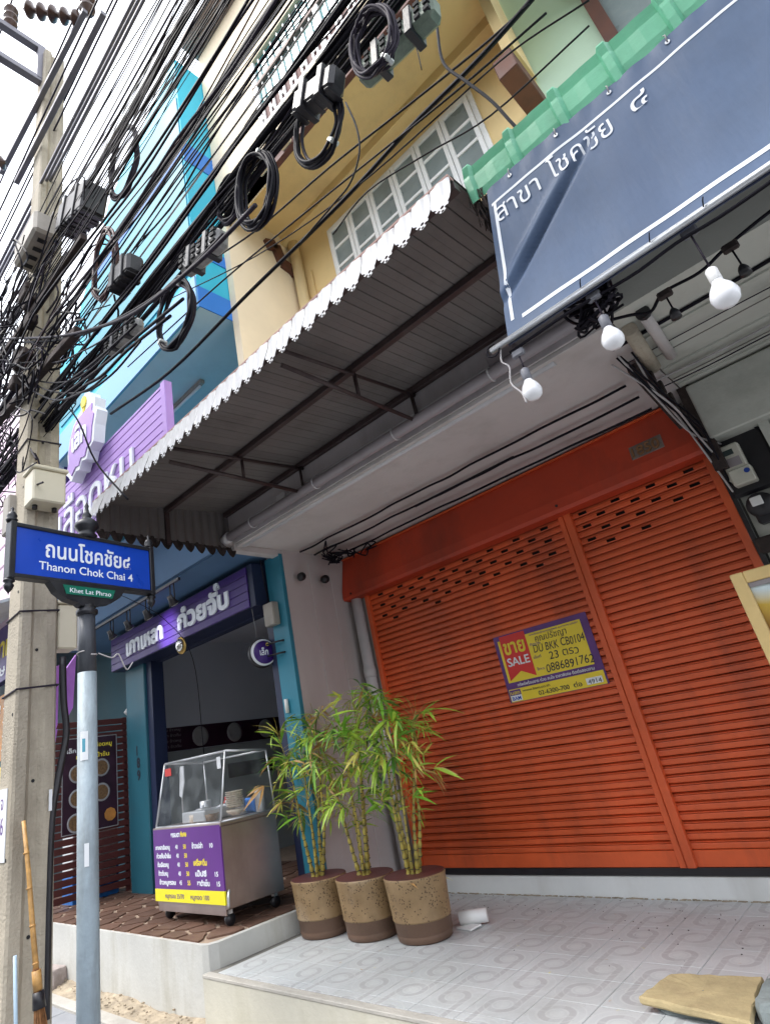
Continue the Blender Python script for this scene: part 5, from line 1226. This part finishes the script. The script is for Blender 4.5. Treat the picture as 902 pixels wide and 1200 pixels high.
# ================================================================== CONCRETE POLE
px, py = -4.40, -3.52
pl = thing('utility_pole', 'square grooved concrete utility pole carrying the cable bundle', 'pole', (px, py, -.35))
mb = MB(); hw0, hw1 = .137, .108; zs = (-.36, 9.2)
secs = []
for z, h in ((zs[0], hw0), (zs[1], hw1)):
    c_ = h * .12; g_ = h * .42
    ring = [(-h + c_, -h), (h - c_, -h), (h, -h + c_), (h, -g_), (h - .035, -g_ + .03), (h - .035, g_ - .03), (h, g_), (h, h - c_), (h - c_, h), (-h + c_, h), (-h, h - c_), (-h, g_), (-h + .035, g_ - .03), (-h + .035, -g_ + .03), (-h, -g_), (-h, -h + c_)]
    secs.append([(px + a, py + b, z) for a, b in ring])
nr = len(secs[0]); mb.add(secs[0] + secs[1], [(i, (i + 1) % nr, nr + (i + 1) % nr, nr + i) for i in range(nr)] + [tuple(range(nr, 2 * nr))])
mb.build('shaft', 'conc', pl)
def hwz(z): return hw0 + (hw1 - hw0) * (z + .36) / 9.56
for k in range(16):
    z = .2 + k * .42; h = hwz(z); MB().lathe((px + h - .034 if k % 2 else px + h * .55, py if k % 2 else py - h + .001, z), [(.011, 0), (.011, .003), (0, .003)], 8, (1, 0, 0) if k % 2 else (0, -1, 0)).build('bolt_hole', 'dark', pl)
for z in (2.02, 2.55, 3.95): h = hwz(z) + .006; MB().tube([(px - h, py - h, z), (px + h, py - h, z + .01), (px + h, py + h, z + .03), (px - h, py + h, z + .01)], .007, 5, True).build('wire_band', 'cable2', pl)
h = hwz(1.2); bx('number_plate', 'tie_label', pl, px - h + .0, px + h * .42, py - h - .006, py - h - .001, 1.03, 1.44)
text('จ', 'inkpurple', pl, (px - .05, py - h - .0062, 1.32), X, Z, .11, depth=.001, bold=.0); text('76', 'inkpurple', pl, (px - .10, py - h - .0062, 1.18), X, Z, .14, width=.11, depth=.001)
# crossarms
def bar(name, A, B, hw, m='steelbar', par=pl): A, B = Vector(A), Vector(B); d = (B - A); s = d.normalized().cross(Z) if abs(d.normalized().z) < .9 else X; u = s.cross(d.normalized()); return MB().obox((A + B) / 2, d / 2, s.normalized() * hw, u.normalized() * hw, .004).build(name, m, par)
bar('crossarm', (-3.25, -3.61, 8.3), (-5.45, -3.70, 8.3), .026); bar('crossarm', (-2.80, -3.64, 7.5), (-4.85, -3.69, 7.5), .026)
for zz in (8.72, 9.30): bar('bracket_rail', (-4.4, -3.60, zz), (-4.4, -4.8, zz), .04)
bar('bracket_upright', (-4.4, -3.64, 8.72), (-4.4, -3.64, 9.30), .045)
def insul(A, B, n, par): 
    A, B = Vector(A), Vector(B); L = (B - A).length; pr = [(.02, 0)]
    for k in range(n): t0 = L * (k + .15) / n; pr += [(.025, t0), (.075, t0 + L / n * .25), (.08, t0 + L / n * .4), (.03, t0 + L / n * .55)]
    pr += [(.02, L)]; return MB().lathe(A, pr, 14, B - A).build('insulator', 'insul', par, True)
insul((-3.36, -3.60, 8.33), (-3.75, -4.02, 8.62), 5, pl); insul((-3.28, -3.58, 8.33), (-3.26, -3.58, 8.75), 3, pl); insul((-4.4, -3.98, 9.34), (-4.4, -3.98, 9.72), 3, pl); insul((-5.2, -3.72, 8.2), (-5.5, -4.0, 8.25), 4, pl)
# boxes on the pole
b1 = thing('meter_box', 'cream enamel box with sloping lid fixed to the concrete pole', 'box', (-4.2, -3.45, 3.2))
a_, b_ = at(40, 545, X=-4.10), at(78, 570, X=-4.10); zc = (at(40, 585, X=-4.10).z)
bx('box_body', 'beige', b1, -4.29, -4.10, a_.y, b_.y, zc - .0, a_.z - .02, .012); bx('box_lid', 'beige', b1, -4.30, -4.085, a_.y - .015, b_.y + .015, a_.z - .02, a_.z + .012, .008)
for yy in (a_.y + .05, b_.y - .05): tb('cable_gland', 'black', b1, [(-4.2, yy, zc), (-4.2, yy, zc - .03)], .02, 8)
b2 = thing('meter_box', 'narrow pale box on the left side of the concrete pole', 'box', (-4.62, -3.6, 3.3)); q_ = at(20, 610, Y=-3.62)
bx('box_body', 'greybox', b2, q_.x - .09, q_.x + .05, -3.70, -3.55, q_.z - .12, q_.z + .20, .01)
b3 = thing('meter_box', 'beige and white cabinet behind the street sign post', 'box', (-4.35, -3.25, 2.3)); q_ = at(80, 735, X=-4.35)
bx('box_body', 'beige', b3, -4.45, -4.30, q_.y - .09, q_.y + .05, q_.z - .17, q_.z + .16, .01); bx('box_side', 'whitepl', b3, -4.46, -4.32, q_.y + .055, q_.y + .14, q_.z - .15, q_.z + .16, .01); bx('box_cap', 'beige', b3, -4.46, -4.28, q_.y - .10, q_.y + .15, q_.z + .161, q_.z + .19, .005)
b4 = thing('splice_box', 'grey weathered box strapped to the upper concrete pole', 'box', (-4.5, -3.6, 6.3)); q_ = at(42, 285, Y=-3.72)
MB().obox(q_, X * .26, Y * .10, Z * .12, .025).build('case', 'greybox', b4); 
for k in range(4): MB().obox(q_ + X * (-.17 + k * .11) - Z * .122, X * .02, Y * .035, Z * .008).build('vent', 'dark', b4)
# black cable guard along pole + purple tarpaulin scraps
cg = thing('cable_guard', 'black rubber cable guard running down the side of the concrete pole', 'pipe', (-4.2, -3.4, .5))
tb('guard', 'black', cg, crom([at(74, 770, X=-4.28), at(75, 820, X=-4.28), at(78, 860, X=-4.28), at(70, 905, X=-4.28), at(61, 960, X=-4.28), at(57, 1060, X=-4.28), at(54, 1195, X=-4.28)], 5), .024, 8); bx('guard_label', 'tie_label', cg, *[v for v in (-4.245, -4.242)], at(60, 925, X=-4.24).y - .01, at(60, 925, X=-4.24).y + .01, at(60, 950, X=-4.24).z, at(60, 925, X=-4.24).z)
tp = thing('tarpaulin', 'purple tarpaulin scraps bunched behind the concrete pole', 'tarpaulin', (-5.6, -2.9, 2))
for (a, b, c_, d_) in (((60, 785), (68, 780), (66, 850), (59, 870)), ((76, 785), (88, 768), (84, 830), (76, 845)), ((59, 862), (66, 855), (62, 880), (57, 905))):
    MB().prism([at(*p, X=-4.75) for p in (a, b, c_, d_)], (.03, .0, 0)).build('scrap', 'cloth', tp)
# broom & stick
br = thing('broom', 'bamboo handled broom leaning upright against the concrete pole', 'broom', (-4.0, -3.6, 0))
A, B, C_ = at(28, 962, X=-4.19), at(44, 1150, X=-4.02), at(53, 1260, X=-3.98)
tb('handle', 'broomst', br, [A, A.lerp(B, .35) + Vector((0, .004, 0)), A.lerp(B, .7), B], [.012, .014, .015, .016], 8)
for t_ in (.22, .45, .68, .9): q = A.lerp(B, t_); tb('handle_node', 'broomst', br, [q - (B - A).normalized() * .004, q + (B - A).normalized() * .004], .018, 8)
mb = MB(); dn = (C_ - B).normalized()
for k in range(80):
    a = random.uniform(0, 6.28); r = random.uniform(0, .018); e = random.uniform(2.4, 3.6); o_ = Vector((math.cos(a) * r, math.sin(a) * r, 0)); mb.tube([B - dn * .06 + o_ * .9, B + dn * .06 + o_ * 1.2, C_ + o_ * e + dn * random.uniform(-.05, .05)], .0032, 3)
stuff(mb.build('bristles', 'bristle', br)); tb('binding', 'broomst', br, [B - dn * .05, B + dn * .04], .024, 10); tb('binding', 'black', br, [B + dn * .045, B + dn * .12], [.028, .034], 10)
bs = tag(tb('plastic_tube', 'bluestick', None, [at(18, 1120, X=-3.9), at(20, 1290, X=-3.9)], .010, 8), 'pale blue thin tube standing before the foot of the pole', 'tube')
# ================================================================== STREET NAME SIGN
lx, ly = -3.27, -3.605
ss = thing('street_sign', 'blue street name sign with black iron frame on a grey post', 'street sign', (lx, ly, -.35))
tb('post', 'galv', ss, [(lx, ly, -.36), (lx, ly, 1.93)], [.053, .050], 20); tb('post_top', 'irongrey', ss, [(lx, ly, 1.93), (lx, ly, 2.29)], [.050, .044], 20)
MB().lathe((lx, ly, 2.25), [(.045, 0), (.06, .01), (.06, .03), (.045, .04), (.043, .06)], 20).build('collar', 'iron', ss, True)
L_, R_ = Vector((-3.20, -4.02, 0)), Vector((-3.325, -3.15, 0)); Us = (R_ - L_).normalized(); Ns = Us.cross(Z)
cen = Vector((lx, ly, 0)); half = .43
def sq(u0, u1, z0, z1, n0, n1, name, m, ch=0): return MB().obox(cen + Us * (u0 + u1) / 2 + Z * (z0 + z1) / 2 + Ns * (n0 + n1) / 2, Us * (u1 - u0) / 2, Z * (z1 - z0) / 2, Ns * (n1 - n0) / 2, ch).build(name, m, ss)
z0s, z1s = 2.445, 2.715
sq(-half, half, z0s, z1s, -.02, .02, 'sign_plate', 'signblue')
sq(-half - .02, half + .02, z1s, z1s + .022, -.032, .032, 'frame_bar', 'iron', .004); sq(-half - .02, half + .02, z0s - .022, z0s, -.032, .032, 'frame_bar', 'iron', .004)
for s in (-1, 1):
    a = s * (half + .018); sq(a - .016, a + .016, z0s - .03, z1s + .03, -.033, .033, 'frame_end', 'iron', .004); q = cen + Us * a
    MB().lathe(q + Z * (z1s + .03), [(.026, 0), (.032, .012), (.022, .022), (.028, .034), (.020, .055), (.006, .065), (.010, .08), (.0, .095)], 14).build('finial', 'iron', ss, True)
    MB().lathe(q + Z * (z0s - .03), [(.026, 0), (.030, -.012), (.018, -.022), (.027, -.034), (.020, -.055), (.004, -.075), (.0, -.09)], 14).build('drop_finial', 'iron', ss, True)
MB().lathe(cen + Z * (z1s + .015), [(.05, 0), (.062, .015), (.045, .03), (.05, .045), (.072, .07), (.07, .095), (.045, .12), (.022, .135), (.03, .15), (.016, .175), (.010, .20), (.014, .215), (.0, .25)], 22).build('top_finial', 'iron', ss, True)
text('ถนนโชคชัย๔', 'letter', ss, cen - Us * .265 + Z * 2.565 + Ns * .0205, Us, Z, .135, width=.55, bold=.016, depth=.002, split=True)
text('Thanon Chok Chai 4', 'letter', ss, cen - Us * .30 + Z * 2.487 + Ns * .0205, Us, Z, .068, width=.60, bold=.008, depth=.002)
# lower cradle with green plate
pts = [(-.24, -.02), (-.20, -.075), (-.14, -.115), (-.07, -.13), (-.05, -.145), (.05, -.145), (.07, -.13), (.14, -.115), (.20, -.075), (.24, -.02)]
MB().prism([cen + Us * a + Z * (z0s + b) + Ns * .03 for a, b in pts], -Ns * .06).build('cradle', 'iron', ss)
MB().prism([cen + Us * a + Z * (z0s - .035 + b) + Ns * .0305 for a, b in ((-.165, 0), (.165, 0), (.145, -.052), (-.145, -.052))], Ns * .004).build('district_plate', 'signgreen', ss)
text('Khet Lat Phrao', 'letter', ss, cen - Us * .125 + Z * (z0s - .076) + Ns * .035, Us, Z, .038, width=.26, bold=.0, depth=.001)
tb('wire_tie', 'cable4', ss, crom([cen + Vector((.052 * math.cos(t), .052 * math.sin(t), 2.02 + .004 * t)) for t in [k * .7 for k in range(9)]], 3), .004, 4); tb('wire_tie', 'cable4', ss, crom([cen + Vector((.03, .05, 2.03)), cen + Vector((.05, .12, 2.0)), cen + Vector((.05, .16, 2.02)), cen + Vector((.06, .20, 1.93)), cen + Vector((.06, .24, 1.97))], 4), .004, 4)
def arc_patch(z0, z1, a0, a1, m, name, r=.0535):
    mb = MB(); n = 8
    for k in range(n + 1):
        a = a0 + (a1 - a0) * k / n
        for z in (z0, z1): mb.v.append(Vector((lx + r * math.cos(a), ly + r * math.sin(a), z)))
    for k in range(n): mb.f.append((2 * k, 2 * k + 2, 2 * k + 3, 2 * k + 1))
    return mb.build(name, m, ss)
arc_patch(1.48, 1.62, -1.1, -.35, 'tie_label', 'sticker'); arc_patch(1.52, 1.585, -.9, -.6, 'bluefront', 'sticker_print', .0540); arc_patch(1.00, 1.10, -.7, -.3, 'tie_label', 'torn_sticker', .0545)
# ================================================================== OVERHEAD CABLES
def wire(P, r, m, label, cat='cable', group=None, n=5): return tag(tb('overhead_cable', m, None, P, r, n), label, cat, group)
rw = random.Random(5)
def strand(y, z, r, m, sag=.0, wig=.02, x0=-22, x1=5, tilt=0, label=None, group=None):
    pts = []
    xs = [x0, -16, -11, -8, -6.2, -4.9, -4.4, -3.7, -3.0, -2.4, -1.8, -1.3, -.8, -.3, .4, 1.5, x1]
    for x in xs:
        if x == xs[0] or x == xs[-1]: w1 = 0
        else: w1 = wig
        pts.append(Vector((x, y + rw.uniform(-w1, w1), z + tilt * (x + 4.4) + rw.uniform(-w1, w1) - sag * math.sin(min(1, max(0, (x + 4.4) / 9)) * math.pi))))
    return wire(crom(pts, 3), r, m, label or 'black overhead cable within the dense bundle strung past the shop fronts', 'cable', group or 'cables of the dense overhead bundle')
CL = [(4.1 + (q / 12) ** 1.6 * 2.3 + rw.uniform(-.05, .05), -3.55 + rw.uniform(-.16, .14), rw.uniform(-.03, .02)) for q in range(12)]
for k in range(88):
    cl = CL[rw.randrange(len(CL))] if k % 5 else (4.1 + rw.random() * 2.4, -3.55 + rw.uniform(-.2, .18), 0)
    z = cl[0] + rw.gauss(0, .032); y = cl[1] + rw.gauss(0, .03)
    m = rw.choices(['cable', 'cable2', 'cable3', 'cable4'], [7, 2.2, .5, .5])[0]
    r = rw.choice((.003, .0035, .0045, .0045, .0055, .0065, .0085))
    strand(y, z, r, m, rw.uniform(0, .10), rw.choice((.006, .012, .02, .04)), tilt=(cl[2] or rw.uniform(-.02, .015)) + rw.uniform(-.003, .003), label={'cable': None, 'cable2': 'faded grey overhead cable within the dense bundle', 'cable3': 'reddish brown overhead cable within the dense bundle', 'cable4': 'pale overhead cable within the dense bundle'}[m], group={'cable': None, 'cable2': 'grey cables of the bundle', 'cable3': 'red brown cables of the bundle', 'cable4': 'pale cables of the bundle'}[m])
# thick trunk cables
for k, (y, z, r) in enumerate(((-3.50, 5.05, .024), (-3.45, 5.16, .017), (-3.52, 4.22, .020), (-3.48, 4.10, .016), (-3.55, 4.35, .014))):
    strand(y, z, r, 'cable', .04, .012, label=['thickest black trunk cable across the middle of the bundle', 'thick black cable just above the trunk cable', 'thick black cable along the lower edge of the bundle', 'lowest thick black cable carrying the coils', 'thick black cable near the lower edge of the bundle'][k], group='trunk cables')
# triple high voltage cable upper left
for k in range(3): strand(-3.62 + k * .05, 6.95 + k * .07, .017, 'steelbar', .0, .003, tilt=.0, label='grey purple thick cable of the triple line high above the bundle', group='triple high line')
for k, (y, z) in enumerate(((-3.5, 7.9), (-3.4, 8.5), (-4.0, 9.75), (-3.58, 8.78), (-3.7, 7.6), (-3.3, 6.8), (-3.25, 7.3))): strand(y, z, .010, 'cable2', 0, .002, label='thin single power wire crossing the white sky', group='thin wires in the sky')
# service cables crossing the yellow house
for k, (P, r) in enumerate(((((130, 485), (200, 435), (290, 345), (400, 237), (480, 150), (560, 70), (640, -20)), .017), (((240, 310), (300, 270), (385, 197), (470, 130), (560, 58), (620, 5)), .009), (((200, 350), (300, 300), (410, 225), (520, 130), (600, 60), (690, 0)), .006), (((390, 275), (430, 225), (500, 180), (575, 135), (690, 30)), .006), (((150, 430), (260, 330), (400, 215), (500, 135), (560, 85), (640, 15)), .008))):
    wire(crom([at(*p, Y=-2.2 + .02 * math.sin(i * 2 + k)) for i, p in enumerate(P)], 5), r, 'cable', ['thick black service cable slanting across the yellow wall and windows', 'black service cable crossing under the yellow soffit', 'thin service wire crossing the yellow wall', 'thin wire passing just above the white windows', 'lower black service cable crossing the yellow soffit'][k])
wire(crom([at(*p, Y=-2.6) for p in ((511, 5), (513, 40), (520, 75), (545, 95), (575, 118), (600, 145), (625, 170))], 5), .009, 'cable', 'black cable dropping from the splice box to the green awning')
wire(crom([at(*p, Y=-2.8) for p in ((405, 120), (418, 150), (421, 180), (410, 215), (390, 240), (352, 285))], 5), .006, 'cable', 'thin cable curling down over the yellow soffit')
wire(crom([at(*p, Y=-2.8) for p in ((483, 42), (489, 60), (494, 82))], 5), .003, 'cable', 'short loose wire end under the terminal box')
wire(crom([at(*p, Y=-3.2) for p in ((60, 455), (90, 490), (112, 540), (150, 585))], 5), .008, 'cable', 'black cable dropping past the logo sign to the lilac board')
# long sagging swags near pole
SW = [((-60, 400), (0, 397), (60, 395), (110, 385), (160, 365), (230, 310), (300, 240)), ((-60, 405), (0, 402), (70, 398), (130, 378), (200, 335), (262, 275)), ((0, 400), (15, 430), (50, 455), (95, 460), (130, 440), (165, 400)), ((0, 395), (20, 440), (60, 468), (100, 458), (125, 440)), ((-20, 380), (20, 415), (60, 425), (100, 410), (140, 385), (190, 340)), ((70, 480), (95, 455), (120, 440), (150, 410), (200, 370)), ((62, 472), (95, 448), (125, 425), (160, 395), (215, 350)), ((60, 460), (90, 440), (118, 418), (160, 380)), ((0, 425), (40, 445), (80, 447), (110, 430), (140, 400))]
for k, P in enumerate(SW): wire(crom([at(*p, Y=-3.72 + .03 * (k % 3)) for p in P], 5), (.011, .010, .007, .007, .006, .010, .009, .008, .006)[k], 'cable' if k not in (0, 4) else 'cable2', 'sagging cable swag hanging from the bundle across the concrete pole', 'cable', 'sagging swags at the pole')
# dense tangle left of and around the pole
mb = MB(); mb2 = MB(); rt = random.Random(3)
for k in range(380):
    c = Vector((rt.uniform(-8.5, -3.9), rt.uniform(-3.9, -3.2), rt.uniform(3.9, 6.2)))
    if c.x > -4.6 and c.z > 5.2: c.z = rt.uniform(3.9, 5.1)
    L = rt.uniform(.25, 1.4); P = []; p = c
    for j in range(6):
        P.append(p); p = p + Vector((rt.uniform(-.25, .45) * L, rt.uniform(-.08, .08), rt.uniform(-.28, .22) * L))
    if any(q.x / (q.y + 5) > -2.8 and (q.z - 1.29) / (q.y + 5) < 1.78 for q in P): continue
    (mb if k % 4 else mb2).tube(crom(P, 5), rt.uniform(.004, .010), 4)
stuff(tag(mb.build('cable_tangle', 'cable'), 'black tangle of loops and cable ends massed around the concrete pole', 'cable')); stuff(tag(mb2.build('cable_tangle', 'cable2'), 'grey faded cable ends within the tangle around the concrete pole', 'cable'))
for k in range(9):
    c = Vector((rt.uniform(-6.6, -5.2), -3.75, rt.uniform(3.1, 5.5))); P = [c + Vector((rt.uniform(-.25, .25), rt.uniform(-.05, .05), -.13 * j + rt.uniform(-.08, .08))) for j in range(6)]
    wire(crom(P, 4), rt.uniform(.005, .010), 'cable', 'loose cable end dangling down the concrete pole', 'cable', 'loose ends on the pole')
for k in range(8):
    z = 5.0 + rt.uniform(-.6, .5); bz = thing('cable_clamp', 'black cable clamp bolted to the concrete pole among the tangle', 'clamp', (-4.3, -3.7, z), 'cable clamps on the pole')
    MB().obox((-4.45 + rt.uniform(-.3, .4), -3.72, z), X * rt.uniform(.04, .1), Y * .04, Z * rt.uniform(.03, .06), .01).build('clamp_body', 'grime', bz)
tb_ = thing('pole_crossarm', 'dark steel crossarm holding the tangle on the concrete pole', 'crossarm', (-4.4, -3.68, 4.7)); bar('beam', (-5.6, -3.69, 5.25), (-3.1, -3.69, 5.05), .026, 'grime', tb_); bar('beam', (-5.4, -3.69, 4.55), (-3.2, -3.69, 4.25), .028, 'grime', tb_)
# coils
def coil(c, rx, rz_, turns, r, m, label, tiltv=(0, 0), straps=(1.0, 3.6)):
    t = thing('cable_coil', label, 'cable coil', c); c = Vector(c); rn = random.Random(int(abs(c.x * 1000)))
    for k in range(turns):
        ph = rn.uniform(0, 6.28); dx, dz = rn.uniform(-.03, .03), rn.uniform(-.03, .03); s = rn.uniform(.9, 1.06)
        P = [c + Vector((math.cos(a) * rx * s + dx * .4, rn.uniform(-.012, .012) + (k - turns / 2) * .005, math.sin(a) * rz_ * s + dz * .4)) for a in [ph + q * 6.283 / 12 for q in range(12)]]
        MB().tube(crom(P, 3, True), r * .66, 6, True).build('loop', m if rn.random() < .75 else 'cable2', t, True)
    for a in straps:
        q = c + Vector((math.cos(a) * rx * .95, 0, math.sin(a) * rz_ * .95)); tg = Vector((-math.sin(a) * rx, 0, math.cos(a) * rz_)).normalized(); ra = tg.cross(Y)
        MB().obox(q, tg * .010, Y * .024, ra * .018, .004).build('strap', 'cable_tie', t)
coil(at(145, 190, Y=-3.42), .24, .37, 5, .017, 'cable2', 'upper left cable coil before the pale blue wall'); coil(at(123, 310, Y=-3.62), .17, .30, 6, .013, 'cable3', 'reddish cable coil right of the concrete pole')
coil(at(205, 370, Y=-3.62), .165, .20, 6, .013, 'cable', 'round black cable coil hanging over the blue soffit'); coil(at(300, 222, Y=-3.55), .135, .23, 9, .013, 'cable', 'large black cable coil before the yellow wall corner')
coil(at(372, 150, Y=-3.5), .14, .20, 5, .013, 'cable', 'black cable coil hanging below the black splice case', straps=(5.2,)); coil(at(438, 48, Y=-3.62), .10, .17, 8, .009, 'cable2', 'grey cable coil in front of the green terminal box', straps=(5.0,))
coil(at(270, 235, Y=-3.5), .10, .14, 6, .012, 'cable', 'smaller black coil tucked behind the large one', straps=(2.0,))
# splice cases
def case(px0, py0, px1, py1, Yp, hh, m, label, ribs=5, kind='box'):
    hh *= .72
    a, b = at(px0, py0, Y=Yp), at(px1, py1, Y=Yp); c = (a + b) / 2; hx = abs(b.x - a.x) / 2
    t = thing('splice_case', label, 'splice box', c); d = (b - a) / 2; up = d.normalized().cross(Y); up = up if up.z > 0 else -up
    MB().obox(c, d, Y * hh * .8, up * hh, .02).build('case_body', m, t)
    for k in range(ribs):
        q = a.lerp(b, (k + .5) / ribs)
        if kind == 'box': MB().obox(q - up * hh, d * (.55 / ribs), Y * hh * .78, up * hh * .06, .003).build('rib', 'black', t)
        else:
            for s in (-.5, .15, .7): MB().obox(q - Y * hh * .8 + up * hh * s, d * (.55 / ribs), Y * .01, up * hh * .16).build('terminal', 'dark', t)
    for s in (.28, .72):
        q = a.lerp(b, s); MB().obox(q, d.normalized() * .018, Y * (hh * .8 + .012), up * (hh + .012), .004).build('strap', 'black', t)
    return t
case(350, 128, 398, 92, -3.55, .085, 'black', 'black splice case hanging over the yellow wall'); case(425, 92, 512, 8, -3.45, .075, 'termg', 'green grey terminal box at the top centre', 9, 't')
case(80, 262, 112, 232, -3.6, .17, 'black', 'black ribbed splice case beside the upper pole', 7); case(218, 315, 262, 278, -3.6, .075, 'term', 'grey terminal block above the round coil', 6, 't')
case(135, 335, 160, 308, -3.6, .10, 'black', 'small black splice case between the coils', 5); case(128, 412, 165, 378, -3.62, .055, 'term', 'grey terminal block low beside the concrete pole', 6, 't')
print('objects', len(bpy.data.objects))
